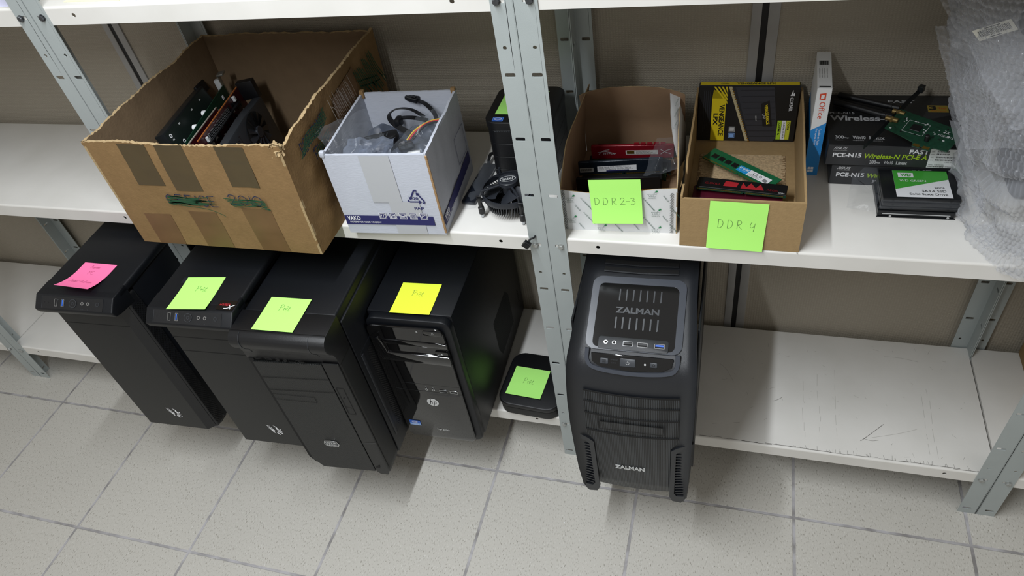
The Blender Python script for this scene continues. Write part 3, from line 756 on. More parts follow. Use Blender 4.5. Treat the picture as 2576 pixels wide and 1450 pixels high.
# ------------------------------------------------------------------ glossy-front tower
def glossy_tower():
    W, H, D = 0.161, HH, 0.378
    r = thing('desktop_computer', 'black tower computer with a glossy front and round white hp logo', 'computer', (-0.3320, -0.083, ZB), (0, 0, radians(1.2)), 'black tower computers on the bottom shelf')
    b = MB(); b.box(0.0, W, 0.018, D, 0.006, H, M_sblack, 0.003, 2)
    A = RIGHT(W, 0, 0)
    for i in range(26):
        zz = 0.050+i*0.0043; y0 = 0.180+max(0, (0.078-zz))*0.5; y1 = 0.292-max(0, zz-0.135)*0.6
        b.rect(y0, zz, y1, zz+0.0022, M_void, A @ T(0, 0, 0), EPS)
    for i in range(7): b.rect(0.345, 0.055+i*0.006, 0.352, 0.058+i*0.006, M_void, A, EPS)
    b.build('case_body', r)
    b = MB(); b.prism(rrect(0, 0.0, W, H-0.001, 0.018, 5), -0.019, -0.002, M_sblack, FRONT(0, 0, 0), 0.005, 3); b.build('front_bezel', r)
    b = MB(); b.prism(rrect(0.002, 0.004, W-0.013, H-0.012, 0.014, 5), 0.0, 0.006, M_gloss, FRONT(0, 0, 0), 0.0025, 3)
    F = FRONT(0, -0.0062, 0)
    line(b, 0.014, 0.164, 0.150, 0.160, F, 0.0005, M_emb)
    line(b, 0.034, 0.186, 0.070, 0.1845, F, 0.0005, M_emb)
    outline(b, 0.030, 0.163, 0.149, 0.184, F, 0.0004, mat('seam_grey', '1C1D1F', 0.4), 0.001)
    fp = b.build('front_panel', r)
    b = MB(); b.prism(rrect(0.112, 0.329, 0.146, 0.340, 0.001, 2), 0.005, 0.0078, M_gloss, FRONT(0, 0, 0), 0.0008)
    b.ring(0.0014, 0.0018, M_silver, FRONT(0.130, -0.0078, 0.3355), z=0.0004); b.build('power_button', r)
    b = MB(); b.text('8', 0.0985, 0.333, 0.1015, 0.338, M_silver, F, 0.0004); b.build('drive_light', r)
    # optical drive ledge
    b = MB(); b.prism([(0.012, 0.312), (0.010, 0.262), (0.016, 0.254), (0.148, 0.252), (0.150, 0.262), (0.1495, 0.276), (0.030, 0.276), (0.026, 0.305), (0.020, 0.314)], 0.004, 0.0105, M_gloss, FRONT(0, 0, 0), 0.0012)
    b.prism([(0.028, 0.299), (0.150, 0.297), (0.150, 0.308), (0.026, 0.310)], 0.004, 0.0085, M_gloss, FRONT(0, 0, 0), 0.001)
    b.build('drive_bay', r)
    b = MB(); b.prism(rrect(0.124, 0.280, 0.148, 0.289, 0.001, 2), 0.004, 0.0095, M_gloss, FRONT(0, 0, 0), 0.0008)
    b.flat([(0.134, 0.2825), (0.139, 0.2825), (0.1365, 0.2855)], M_silver, FRONT(0, -0.0096, 0), 0.0003); b.build('eject_button', r)
    for x in (0.079, 0.093):
        b = MB(); jack(b, F @ T(x, 0.1705, 0), 0.0030); b.build('audio_jack', r)
        b = MB(); b.text('o', x-0.001, 0.1765, x+0.001, 0.1785, M_silver, F, 0.0003); b.build('port_mark', r)
    for x in (0.113, 0.134):
        b = MB(); usb(b, F @ T(x, 0.1690, 0), 0.0155, 0.0072, M_kblack); b.build('usb_port', r)
    b = MB(); A = FRONT(0.082, -0.0063, 0.1295)
    b.disc(0.0120, M_silver, A, 36, 0.0003)
    b.strokes([[(-0.0030, 0.0105), (-0.0062, -0.0055)], [(-0.0046, 0.0005), (-0.0022, 0.0022), (-0.0012, 0.0010), (-0.0026, -0.0055)]], M_void, 0.0016, A, 0.0006, 3)
    b.strokes([[(0.0036, 0.0024), (0.0002, -0.0108)], [(0.0036, 0.0022), (0.0062, 0.0020), (0.0066, -0.0006), (0.0048, -0.0048), (0.0018, -0.0052)]], M_void, 0.0016, A, 0.0006, 3)
    b.build('badge', r, label='round white hp badge')
    b = MB(); b.rect(0.0, 0.0, 0.024, 0.016, M_bluest, FRONT(0.013, -0.0063, 0.043), 0.0003)
    S = FRONT(0.013, -0.0063, 0.043)
    b.rect(0.0, 0.0, 0.024, 0.0065, mat('pale_blue_print', '7FA6DD', 0.3), S, 0.0005)
    b.ring(0.0027, 0.0033, M_white, S @ T(0.0115, 0.0110, 0), z=0.0006, sx=1.9); b.text('intel', 0.0080, 0.0096, 0.0155, 0.0126, M_white, S, 0.0006)
    b.text('CORE i3', 0.004, 0.002, 0.018, 0.0045, M_white, S, 0.0007)
    b.build('intel_sticker', r, label='blue processor sticker')
    b = MB(); b.text('hp pro', 0.071, 0.0335, 0.0965, 0.0405, M_silver, F, 0.0003, 0.01); b.build('model_lettering', r)
    feet(r, W, D, 0.006, ((0.025, 0.06), (W-0.025, 0.06), (0.025, D-0.05), (W-0.025, D-0.05)))
    return r
glossy_tower()

# ------------------------------------------------------------------ tower with the sloping windowed top
def window_tower():
    W = 0.198
    r = thing('desktop_computer', 'charcoal tower computer with a smoked window on its sloping top, reading ZALMAN', 'computer', (0.0465, -0.140, ZB), (0, 0, radians(1.0)), 'black tower computers on the bottom shelf')
    prof = [(0.435, 0.428), (0.185, 0.425), (0.110, 0.397), (0.030, 0.366), (0.018, 0.358), (0.008, 0.345), (0.001, 0.325), (-0.006, 0.290), (-0.011, 0.240), (-0.013, 0.180), (-0.012, 0.110), (-0.007, 0.050), (0.002, 0.016), (0.020, 0.010)]
    inset = [0.010, 0.010, 0.008, 0.003, 0.001, 0, 0, 0, 0.001, 0.003, 0.005, 0.008, 0.012, 0.014]
    n = len(prof); vs = []; fs = []
    nrm = []
    for i in range(n):
        a = Vector((0, *prof[max(i-1, 0)])); c = Vector((0, *prof[min(i+1, n-1)])); t = (c-a).normalized()
        nrm.append(Vector((0, t.z, -t.y)))      # inward
    XS = [(0.0, 0.016), (0.006, 0.006), (0.016, 0.0007), (0.024, 0.0)]
    for i, (y, z) in enumerate(prof):
        ins = inset[i]; row = []
        for x, d in XS: row.append((x+ins, d))
        row += [(W-x-ins, d) for x, d in XS[::-1]]
        for x, d in row:
            p = Vector((x, y, z))+nrm[i]*d*(1 if i else 1); vs.append(p)
    k = 8
    for i in range(n-1):
        for j in range(k-1): fs.append((i*k+j, i*k+j+1, (i+1)*k+j+1, (i+1)*k+j))
    base = len(vs)
    back = []
    for i in range(n):   # side walls: connect rim to rear plane row
        pass
    b = MB(); b.add(vs, fs, M_zal)
    for side in (0, 7):
        rim = [vs[i*k+side] for i in range(n)]
        x = rim[6][0]
        poly = rim+[Vector((rim[-1].x, 0.435, 0.010))]
        b.add(poly, [tuple(range(len(poly)))], M_zal2)
    b.add([vs[0], vs[7], (W-0.014, 0.435, 0.01), (0.014, 0.435, 0.01)], [(0, 1, 2, 3)], M_sblack)
    b.add([vs[(n-1)*k], vs[(n-1)*k+7], (W-0.014, 0.435, 0.01), (0.014, 0.435, 0.01)], [(0, 1, 2, 3)], M_sblack)
    # seams between the top and the front mouldings
    b.build('case_body', r, ang=40)
    b = MB()
    for side in (1, -1):
        x = -0.0005 if side > 0 else W+0.0005
        b.box(min(x, x+side*0.004), max(x, x+side*0.004), 0.060, 0.432, 0.014, 0.395, M_sblack, 0.0015)
    b.build('side_panel', r)
    TA = T(0, 0.030, 0.366) @ R('X', 21.6)       # sloping top face, local Y up the slope
    CS = T(0, 0.0045, 0.3375) @ R('X', 52)       # rounded lip face
    # raised frame
    b = MB()
    out = rrect(0.024, -0.012, W-0.024, 0.128, 0.016, 5); inn = rrect(0.034, -0.014, W-0.034, 0.116, 0.009, 5)
    b.plate(rrect(0.025, 0.000, W-0.025, 0.125, 0.015, 5), [rrect(0.036, 0.004, W-0.036, 0.113, 0.009, 5)], -0.002, 0.0022, mat('satin_frame', '3A3E46', 0.28), TA)
    b.build('top_frame', r)
    b = MB(); b.prism(rrect(0.0345, 0.0, W-0.0345, 0.115, 0.010, 4), 0.0, 0.0012, M_zwin, TA, 0.0005, 1)
    for i in range(7):
        x = 0.070+i*0.0108
        b.prism(rrect(x-0.0010, 0.084, x+0.0010, 0.104, 0.0009, 2), 0.0010, 0.0017, M_emb, TA @ T(0, 0, 0))
        b.prism(rrect(x-0.0012, 0.036, x+0.0012, 0.056, 0.0011, 2), 0.0010, 0.0019, M_emb, TA @ T(-0.0015, 0, 0))
    b.text('ZALMAN', 0.066, 0.063, 0.134, 0.073, M_emb, TA, 0.0011, 0.03, ext=0.0007)
    b.build('top_window', r, label='smoked glossy window with embossed lettering')
    # vents near the rear of the top
    b = MB()
    for yy in (0.139, 0.152):
        b.sweep([(0.040, yy+0.001, -0.001), (0.099, yy-0.001, -0.0005), (W-0.040, yy+0.001, -0.001)], [(-0.0035, -0.001), (0.0035, -0.001), (0.0035, 0.0014), (-0.0035, 0.0014)], M_void, TA)
        b.sweep([(0.040, yy-0.004, 0.0), (0.099, yy-0.006, 0.0005), (W-0.040, yy-0.004, 0.0)], [(-0.0010, 0), (0.0010, 0), (0.0010, 0.0016), (-0.0010, 0.0016)], M_zal, TA)
    b.build('top_vent', r)
    # port module
    b = MB(); b.prism(rrect(0.045, 0.001, W-0.045, 0.022, 0.004, 4), 0.0008, 0.0030, M_zal, TA, 0.0008); b.build('port_panel', r)
    for x in (0.057, 0.070):
        b = MB(); jack(b, TA @ T(x, 0.0120, 0.0030), 0.0033); b.build('audio_jack', r)
    for x, tg in ((0.0915, M_kblack), (0.1135, M_kblack), (0.1395, M_blue)):
        b = MB(); usb(b, TA @ T(x, 0.0115, 0.0031), 0.0155, 0.0075, tg, M_chrome); b.text('usb', x-0.006, 0.0030, x+0.004, 0.0045, M_emb, TA, 0.0032); b.build('usb_port', r)
    # control strip over the rounded lip
    b = MB()
    b.prism([(0.036, 0.034), (W-0.036, 0.034), (W-0.038, 0.020), (W-0.052, 0.013), (0.099, 0.009), (0.050, 0.013), (0.038, 0.020)], 0.0, 0.0045, M_zwin, CS, 0.0015)
    b.text('SPEED', 0.0670, 0.0245, 0.0780, 0.0265, M_emb, CS, 0.0047); b.text('LOW', 0.0690, 0.0195, 0.0760, 0.0215, M_emb, CS, 0.0047)
    b.build('control_strip', r)
    # bright lower lip of the frame
    b = MB()
    b.sweep(crv([(0.030, 0.040, 0.0), (0.031, 0.020, 0.0), (0.046, 0.0095, 0.0), (0.099, 0.0050, 0.0), (W-0.046, 0.0095, 0.0), (W-0.031, 0.020, 0.0), (W-0.030, 0.040, 0.0)], 5), [(-0.0042, -0.002), (0.0042, -0.002), (0.0030, 0.0046), (-0.0030, 0.0046)], MATS['satin_frame'], CS)
    b.build('lower_lip', r)
    for x, w_, h_, t in ((0.0575, 0.0125, 0.0085, 'fan'), (0.0935, 0.0235, 0.0120, 'pow'), (0.1330, 0.0105, 0.0075, 'res')):
        b = MB(); Q = CS @ T(x, 0.0225, 0.0045)
        b.prism(rrect(-w_/2, -h_/2, w_/2, h_/2, 0.0012, 3), 0, 0.0014, M_btn, Q, 0.0005)
        outline(b, -w_/2-0.0006, -h_/2-0.0006, w_/2+0.0006, h_/2+0.0006, Q, 0.0008)
        if t == 'pow': b.strokes([[(-0.0018, 0.0012), (-0.0024, -0.0012), (0, -0.0026), (0.0024, -0.0012), (0.0018, 0.0012)], [(0, 0.0005), (0, 0.0026)]], M_silver, 0.0004, Q, 0.0016)
        elif t == 'fan':
            for i in range(4): b.ring(0.0007, 0.0012, M_void, Q @ T(0.0014*(1 if i % 2 else -1), 0.0014*(1 if i > 1 else -1), 0), z=0.0016, n=12)
        else: b.ring(0.0014, 0.0020, M_void, Q, z=0.0016)
        b.build({'fan': 'fan_button', 'pow': 'power_button', 'res': 'reset_button'}[t], r)
    b = MB(); b.cyl(0.0016, 0, 0.001, M_silver, CS @ T(0.1200, 0.0220, 0.0045), 14); b.build('indicator_light', r)
    # ribbed front following the curved face
    def fy(z):
        for i in range(4, n-1):
            (y0, z0), (y1, z1) = prof[i], prof[i+1]
            if z1 <= z <= z0: return y0+(y1-y0)*(z0-z)/(z0-z1)
        return prof[-1][0]
    def grid(x0f, x1f, za, zb, m, off, nm, bow=0.0, nx=8, nz=14):
        vs = []; fs = []
        for j in range(nz+1):
            for i in range(nx+1):
                u = i/nx; zz = za+(zb-za)*j/nz; zz -= bow*(1-(2*u-1)**2)*(1 if True else 0)
                x = x0f(zz)+(x1f(zz)-x0f(zz))*u
                vs.append((x, fy(max(zz, 0.011))-off-0.0015*(1-(2*u-1)**2), zz))
        for j in range(nz):
            for i in range(nx):
                a = j*(nx+1)+i; fs.append((a, a+1, a+nx+2, a+nx+1))
        nm.add(vs, fs, m)
    xl = lambda z: 0.0235 if z > 0.20 else (0.0235+0.012*min(1, (0.20-z)/0.02))
    xr = lambda z: W-(0.0235 if z > 0.20 else (0.0235+0.012*min(1, (0.20-z)/0.02)))
    b = MB(); grid(xl, xr, 0.022, 0.306, M_rib, 0.0020, b, 0.006, 10, 60)
    b.build('ribbed_front', r)
    for zz in (0.3065, 0.284, 0.256, 0.212):
        b = MB(); pts = [(xl(zz)+(xr(zz)-xl(zz))*u/8, fy(zz)-0.0030-0.0015*(1-(2*u/8-1)**2), zz-0.006*(1-(2*u/8-1)**2)) for u in range(9)]
        b.sweep(pts, [(-0.0013, -0.0008), (0.0013, -0.0008), (0.0013, 0.0004), (-0.0013, 0.0004)], M_void, up=(0, -1, 0)); b.build('bay_seam', r)
    b = MB(); outline(b, 0.046, 0.2195, W-0.046, 0.2405, FRONT(0, -0.0165, 0), 0.0014, r=0.0008); b.rect(0.048, 0.2215, W-0.048, 0.2385, M_rib, FRONT(0, -0.0162, 0)); b.build('drive_cover', r)
    # side louvres
    for sd in (1, -1):
        X = (lambda v: v) if sd > 0 else (lambda v: W-v)
        b = MB()
        outl = [(0.000, 0.205), (0.026, 0.186), (0.0345, 0.176), (0.0365, 0.030), (0.031, 0.016), (0.016, 0.014), (0.006, 0.035), (0.002, 0.120)]
        innr = [(0.005, 0.186), (0.020, 0.178), (0.0265, 0.170), (0.0285, 0.042), (0.0235, 0.034), (0.0120, 0.036), (0.008, 0.110)]
        def fl(ps): return [(X(p[0]), p[1]) for p in (ps if sd > 0 else ps[::-1])]
        b.plate(fl(outl), [fl(innr)], 0.0, 0.006, M_zal, FRONT(0, -0.0105, 0))
        b.flat(fl(innr), M_void, FRONT(0, -0.0115, 0))
        for i in range(15):
            z = 0.044+i*0.0088; xa, xb = 0.006+0.004*(1-i/14), 0.0275
            p = [(xa, z), (xb, z-0.006), (xb, z-0.003), (xa, z+0.003)]
            b.prism(fl(p), 0.001, 0.0045, M_zal2, FRONT(0, -0.0105, 0))
        b.build('side_louvre', r)
    b = MB(); b.text('ZALMAN', 0.0680, 0.103, 0.1190, 0.1135, M_silver, FRONT(0, -0.0163, 0), 0.0, 0.03, ext=0.0008); b.build('badge', r, label='silver maker lettering')
    feet(r, W, 0.435, 0.012, ((0.035, 0.06), (W-0.035, 0.06), (0.035, 0.40), (W-0.035, 0.40)))
window_tower()

# ------------------------------------------------------------------ flat mini computer on the bottom shelf
r = thing('mini_computer', 'small flat black computer with rounded corners under a green note beside the middle post', 'computer', (-0.161, -0.004, ZB), (0, 0, radians(-3)))
b = MB(); b.prism(rrect(0.002, 0.002, 0.130, 0.138, 0.026, 8), 0.002, 0.025, M_panel, None, 0.004, 3); b.build('case_base', r)
b = MB(); b.prism(rrect(0, 0, 0.132, 0.140, 0.028, 8), 0.0265, 0.038, M_kblack, None, 0.0035, 3)
b.prism(rrect(0.002, 0.002, 0.130, 0.138, 0.026, 8), 0.024, 0.027, M_void); b.build('case_lid', r)
b = MB()
for i in range(22): b.rect(0.028+i*0.0035, 0.0235, 0.030+i*0.0035, 0.0258, M_void, FRONT(0, 0.0016, 0), 0.0)
b.build('vent_slot', r)
b = MB(); b.prism(rrect(0.010, 0.010, 0.122, 0.130, 0.02, 5), 0, 0.0025, M_kblack); b.build('foot_pad', r)

# ------------------------------------------------------------------ cube computer behind the middle post
r = thing('mini_computer', 'small black cube computer of stacked layers with a blue badge, behind the middle post', 'computer', (-0.129, 0.141, ZM))
b = MB()
for z0, z1 in ((0.0, 0.026), (0.0265, 0.052), (0.0525, 0.078), (0.0785, 0.104)):
    b.prism(rrect(0.0015, 0.0015, 0.1165, 0.1165, 0.020, 6), z0, z1, M_kblack, None, 0.0003, 1)
b.build('case_layers', r)
b = MB(); b.prism(rrect(0, 0, 0.118, 0.118, 0.022, 8), 0.1045, 0.120, M_kblack, None, 0.003, 3); b.build('case_lid', r)
b = MB()
for i in range(22): b.rect(0.018+i*0.0040, 0.1015, 0.0205+i*0.0040, 0.1035, M_emb, FRONT(0, 0.0010, 0))
b.build('vent_slot', r)
b = MB(); S = T(0.0150, 0.0035, 0.1202)
b.plate(rrect(0, 0, 0.019, 0.0135, 0.0015, 3), [], 0, 0, M_bluest, S); outline(b, 0.0008, 0.0008, 0.0182, 0.0127, S, 0.0005, mat('pale_blue_print', '7FA6DD', 0.3))
b.ring(0.0032, 0.0037, M_white, S @ T(0.0095, 0.0072, 0), z=0.0003, sx=1.8); b.text('intel', 0.0055, 0.0057, 0.0135, 0.0090, M_white, S, 0.0003)
b.build('badge', r, label='blue processor badge')

# ------------------------------------------------------------------ processor cooler
M_fin = mat('heatsink_fin', '5A5D61', 0.35, 0.9)
M_fan = mat('dark_fan_plastic', '24272D', 0.4)
r = thing('processor_cooler', 'round black processor cooler with an intel hub standing beside the middle post', 'cooler', (-0.0765, 0.0745, ZM), (0, 0, radians(-10)))
b = MB()
for i in range(60):
    a = 2*pi*i/60; M_ = R('Z', 360*i/60)
    b.add([(0.014, -0.0004, 0.010), (0.040, -0.0004, 0.010), (0.0445, 0.0035, 0.031), (0.014, 0.0, 0.031), (0.014, 0.0004, 0.010), (0.040, 0.0004, 0.010), (0.0445, 0.0043, 0.031), (0.014, 0.0008, 0.031)],
          [(0, 1, 2, 3), (4, 5, 6, 7), (1, 5, 6, 2), (0, 1, 5, 4), (2, 6, 7, 3)], M_fin, M_)
b.cyl(0.0155, 0.006, 0.031, M_chrome, None, 28, 0.001); b.build('heatsink', r)
b = MB(); b.lathe([(0.0440, 0.031), (0.0465, 0.031), (0.0470, 0.036), (0.0460, 0.041), (0.0440, 0.041), (0.0440, 0.031)], 56, M_fan, cap=False)
for k in range(4):
    a = 45+90*k; M_ = R('Z', a)
    if k != 1: b.box(0.012, 0.046, -0.0018, 0.0018, 0.0490, 0.0525, M_fan, 0.0008, 1, M_ @ T(0, 0, 0)); 
    b.box(0.0440, 0.0475, -0.0018, 0.0018, 0.038, 0.0525, M_fan, 0.0008, 1, M_)
    b.box(0.045, 0.053, -0.0035, 0.0035, 0.031, 0.036, M_fan, 0.001, 1, M_)
b.build('fan_frame', r)
b = MB()
for k in range(7):
    vs = []; fs = []
    for j in range(7):
        rr = 0.011+0.0305*j/6
        for i in range(5):
            a = 2*pi*k/7+0.72*i/4+0.30*(j/6); vs.append((rr*cos(a), rr*sin(a), 0.0345+0.0125*i/4))
    for j in range(6):
        for i in range(4):
            a = j*5+i; fs.append((a, a+1, a+6, a+5))
    b.add(vs, fs, M_fan)
b.cyl(0.0125, 0.033, 0.0490, M_fan, None, 32, 0.001); b.build('fan_blades', r)
b = MB(); b.cyl(0.0165, 0.0492, 0.0575, M_fan, None, 36, 0.0012)
S = T(0, 0, 0.0576) @ R('Z', 28); b.ring(0.0068, 0.0076, M_silver, S, sx=1.75, z=0.0002); b.text('intel', -0.0085, -0.0034, 0.0085, 0.0042, M_silver, S, 0.0002, 0.01)
b.build('hub', r, label='round hub reading intel')
for k in range(4):
    a = radians(45+90*k); x, y = 0.0530*cos(a), 0.0530*sin(a)
    b = MB(); b.lathe([(0.0, 0.041), (0.0040, 0.041), (0.0042, 0.036), (0.0035, 0.034), (0.0036, 0.022), (0.0050, 0.021), (0.0052, 0.009), (0.0040, 0.008), (0.0026, 0.007), (0.0020, 0.0), (0, 0)], 18, M_kblack, T(x, y, 0), cap=False)
    b.box(x-0.0048, x+0.0048, y-0.0011, y+0.0011, 0.036, 0.044, M_kblack, 0.0006, 1)
    b.lathe([(0.0028, 0.0085), (0.0030, 0.004), (0.0018, 0.0), (0, 0)], 14, mat('clear_pin_tip', 'B8BCC0', 0.2), T(x, y, 0), cap=False)
    b.build('push_pin', r)
# its cable and plug hanging over the shelf edge
Mi = (T(-0.0765, 0.0745, ZM) @ R('Z', -10)).inverted()
W2L = lambda p: tuple(Mi @ Vector(p))
cb = MB(); cb.tube([W2L(p) for p in ((-0.040, 0.050, ZM+0.038), (-0.030, 0.045, ZM+0.028), (-0.020, 0.030, ZM+0.010), (-0.018, 0.010, ZM+0.004), (-0.020, -0.004, ZM+0.004), (-0.025, -0.0085, ZM+0.004), (-0.028, -0.011, ZM+0.001))], 0.0016, M_kblack); cb.build('fan_cable', r)
cb = MB(); cb.box(-0.0058, 0.0058, -0.0040, 0.0035, -0.0058, 0.0058, M_kblack, 0.0008, 1, Mi @ T(-0.0315, -0.012, ZM-0.0045) @ R('Y', 38))
cb.box(-0.0035, 0.0035, -0.0048, -0.0035, -0.0040, 0.0040, M_void, 0, 1, Mi @ T(-0.0315, -0.012, ZM-0.0045) @ R('Y', 38)); cb.build('fan_plug', r)

# ------------------------------------------------------------------ clear plastic
def film_material(name, fac=0.30, rough=0.12, tint='DDE2E8', bsc=35, bst=0.7):
    m = bpy.data.materials.new(name); m.use_nodes = True
    nt = m.node_tree; n = nt.nodes; L = nt.links; n.remove(n['Principled BSDF'])
    tr = n.new('ShaderNodeBsdfTransparent'); gl = n.new('ShaderNodeBsdfPrincipled')
    gl.inputs['Base Color'].default_value = (*hexc(tint), 1); gl.inputs['Roughness'].default_value = rough; gl.inputs['Specular IOR Level'].default_value = 0.9
    lw = n.new('ShaderNodeLayerWeight'); lw.inputs[0].default_value = 0.25
    tc = n.new('ShaderNodeTexCoord'); ns = n.new('ShaderNodeTexNoise'); ns.inputs['Scale'].default_value = bsc; ns.inputs['Detail'].default_value = 5; ns.inputs['Distortion'].default_value = 1.5
    L.new(tc.outputs['Object'], ns.inputs['Vector'])
    bp = n.new('ShaderNodeBump'); bp.inputs['Strength'].default_value = bst; bp.inputs['Distance'].default_value = 0.004
    L.new(ns.outputs[0], bp.inputs['Height']); L.new(bp.outputs[0], gl.inputs['Normal']); L.new(bp.outputs[0], lw.inputs['Normal'])
    mr = n.new('ShaderNodeMapRange'); mr.inputs[3].default_value = fac*0.5; mr.inputs[4].default_value = min(1, fac*2.6); L.new(lw.outputs['Facing'], mr.inputs[0])
    mx = n.new('ShaderNodeMixShader'); L.new(mr.outputs[0], mx.inputs[0]); L.new(tr.outputs[0], mx.inputs[1]); L.new(gl.outputs[0], mx.inputs[2])
    L.new(mx.outputs[0], n['Material Output'].inputs[0]); return m
M_film = film_material('clear_film', 0.15, 0.1, '8A8F96')
M_film2 = film_material('antistatic_film', 0.34, 0.12, '8C96AA', 60, 1.0)
M_shrink = film_material('shrink_wrap', 0.10, 0.10, '202327', 18, 0.5)
def sheet(b, c, m, n=22, bulge=0.0, ns=0.004, seed=0, freq=40):
    """crumpled film patch spanning the four corner points c"""
    A, B_, C_, D_ = [Vector(p) for p in c]; nn_ = (B_-A).cross(D_-A).normalized(); vs = []; fs = []
    for j in range(n+1):
        for i in range(n+1):
            u, v = i/n, j/n; p = A*(1-u)*(1-v)+B_*u*(1-v)+C_*u*v+D_*(1-u)*v
            p = p+nn_*(bulge*sin(pi*u)*sin(pi*v)+ns*noise.noise(p*freq+Vector((seed, seed*2, 0))))
            vs.append(p)
    for j in range(n):
        for i in range(n):
            a = j*(n+1)+i; fs.append((a, a+1, a+n+2, a+n+1))
    b.add(vs, fs, m)

# bagged part beside the cooler
r = thing('bagged_part', 'dark part in a clear plastic bag beside the white printed box', 'bag', (-0.150, 0.130, ZM), (0, 0, radians(-4)))
b = MB(); b.box(-0.013, 0.012, -0.058, 0.056, 0.002, 0.008, mat('dark_blue_part', '11151D', 0.3), 0.002)
b.tube([(-0.004, 0.054, 0.006), (-0.006, 0.072, 0.014), (0.002, 0.085, 0.012)], 0.003, M_kblack); b.build('part', r)
b = MB(); sheet(b, ((-0.016, -0.070, 0.004), (0.018, -0.070, 0.004), (0.020, 0.090, 0.006), (-0.016, 0.090, 0.006)), M_film, 26, 0.008, 0.006, 3, 60); b.build('plastic_bag', r)

# ------------------------------------------------------------------ open boxes
def wall_slab(b, p0, p1, hfn, t, mo, mi_, me, nseg=40, nz=10, z0=0.0, disp=None, rag=0.0, lean=None, seed=0):
    """one upright wall from p0 to p1 (outer face), thickness t inward (left of p0->p1); hfn(u) = height"""
    P0, P1 = Vector((*p0, 0)), Vector((*p1, 0)); d = (P1-P0); inn = Vector((-d.y, d.x, 0)).normalized()
    rd = random.Random(seed); O = []; I = []
    for i in range(nseg+1):
        u = i/nseg; h = hfn(u); co = []; ci = []
        for j in range(nz+1):
            z = z0+(h-z0)*j/nz; p = P0+d*u+Vector((0, 0, z))
            if disp: p = p+disp(u, j/nz, p)
            if lean: p = p+lean(u, z)
            q = p+inn*t
            if j == nz and rag:
                r1 = rd.uniform(-rag, rag*0.6); r2 = rd.uniform(-rag, rag*0.6)
                p = p+Vector((0, 0, r1))-inn*rd.uniform(0, rag*0.4); q = q+Vector((0, 0, r2))+inn*rd.uniform(0, rag*0.4)
            co.append(p); ci.append(q)
        O.append(co); I.append(ci)
    def grid(G, m):
        vs = [v for c in G for v in c]; k = nz+1; fs = []
        for i in range(nseg):
            for j in range(nz): fs.append((i*k+j, (i+1)*k+j, (i+1)*k+j+1, i*k+j+1))
        b.add(vs, fs, m)
    grid(O, mo); grid(I, mi_)
    vs = []; fs = []
    for i in range(nseg+1):
        mid = (O[i][nz]+I[i][nz])/2+Vector((0, 0, rd.uniform(-rag, rag)*0.7))
        vs += [O[i][nz], mid, I[i][nz]]
    for i in range(nseg): fs += [(3*i, 3*i+3, 3*i+4, 3*i+1), (3*i+1, 3*i+4, 3*i+5, 3*i+2)]
    b.add(vs, fs, me)
    for i in (0, nseg):
        vs = O[i]+I[i][::-1]; b.add(vs, [tuple(range(len(vs)))], me)
    return O, I

def recyc(b, M, s):
    for k in range(3):
        A = M @ R('Z', 120*k)
        b.strokes([[(-0.36*s, -0.20*s), (-0.10*s, -0.20*s), (0.12*s, -0.20*s)]], M_navy, 0.075*s, A @ T(0, -0.03*s, 0), EPS, 1)
        b.flat([(0.10*s, -0.11*s), (0.10*s, -0.35*s), (0.26*s, -0.23*s)], M_navy, A, EPS)
        b.strokes([[(-0.36*s, -0.225*s), (-0.43*s, -0.17*s), (-0.40*s, -0.10*s)]], M_navy, 0.075*s, A, EPS, 3)

# big brown box
BX = (-0.727, -0.073, ZM); BW, BD, BHt = 0.362, 0.356, 0.214
r = thing('cardboard_box', 'big brown cardboard box with torn rim and OFFICE 2010 scribbled out on its front', 'box', BX, (0, 0, 0), 'open boxes of parts on the middle shelf')
lean = lambda u, z: Vector((0.008*z/BHt, -0.004*z/BHt, 0))
def wr(k, a=0.0022, f=11):
    def fn(u, v, p):
        n_ = noise.noise(p*f+Vector((k, 0, 0)))*a + noise.noise(p*f*3+Vector((k, 3, 0)))*a*0.35 + abs(noise.noise(p*f*1.7+Vector((k, 9, 1))))*a*0.5
        e = min(1, 6*min(u, 1-u, v+0.05))
        return Vector((n_*e, n_*e, 0))
    return fn
def rim(k, a, base):
    return lambda u: base + a*noise.noise(Vector((u*6, k, 0))) + a*0.5*noise.noise(Vector((u*19, k, 3)))
b = MB()
kw = dict(mo=M_card, mi_=M_cardin, me=M_cardedge, t=0.0045, rag=0.0014)
Of, If = wall_slab(b, (0, 0), (BW, 0), lambda u: BHt-0.003+0.0025*sin(u*9)+0.0015*noise.noise(Vector((u*14, 1, 0))), nseg=110, nz=26, disp=wr(1), lean=lean, seed=1, **kw)
wall_slab(b, (BW, 0), (BW, BD), lambda u: BHt-0.004+0.012*min(1, u*2.2)+0.003*noise.noise(Vector((u*12, 2, 0)))-0.006*max(0, 0.15-u)/0.15, nseg=110, nz=26, disp=wr(2, 0.0032), lean=lean, seed=2, **kw)
wall_slab(b, (BW, BD), (0, BD), rim(3, 0.003, BHt+0.004), nseg=70, nz=14, disp=wr(3, 0.0015), lean=lean, seed=3, **kw)
wall_slab(b, (0, BD), (0, 0), lambda u: BHt+0.004-0.005*u+0.006*noise.noise(Vector((u*5, 4, 0)))+0.0015*noise.noise(Vector((u*30, 4, 0))), nseg=90, nz=14, disp=wr(4, 0.0018), lean=lean, seed=4, **kw)
b.box(0.003, BW-0.003, 0.003, BD-0.003, 0.0, 0.004, M_cardin)
b.build('box_body', r, ang=50)
rd = random.Random(11)
b = MB()
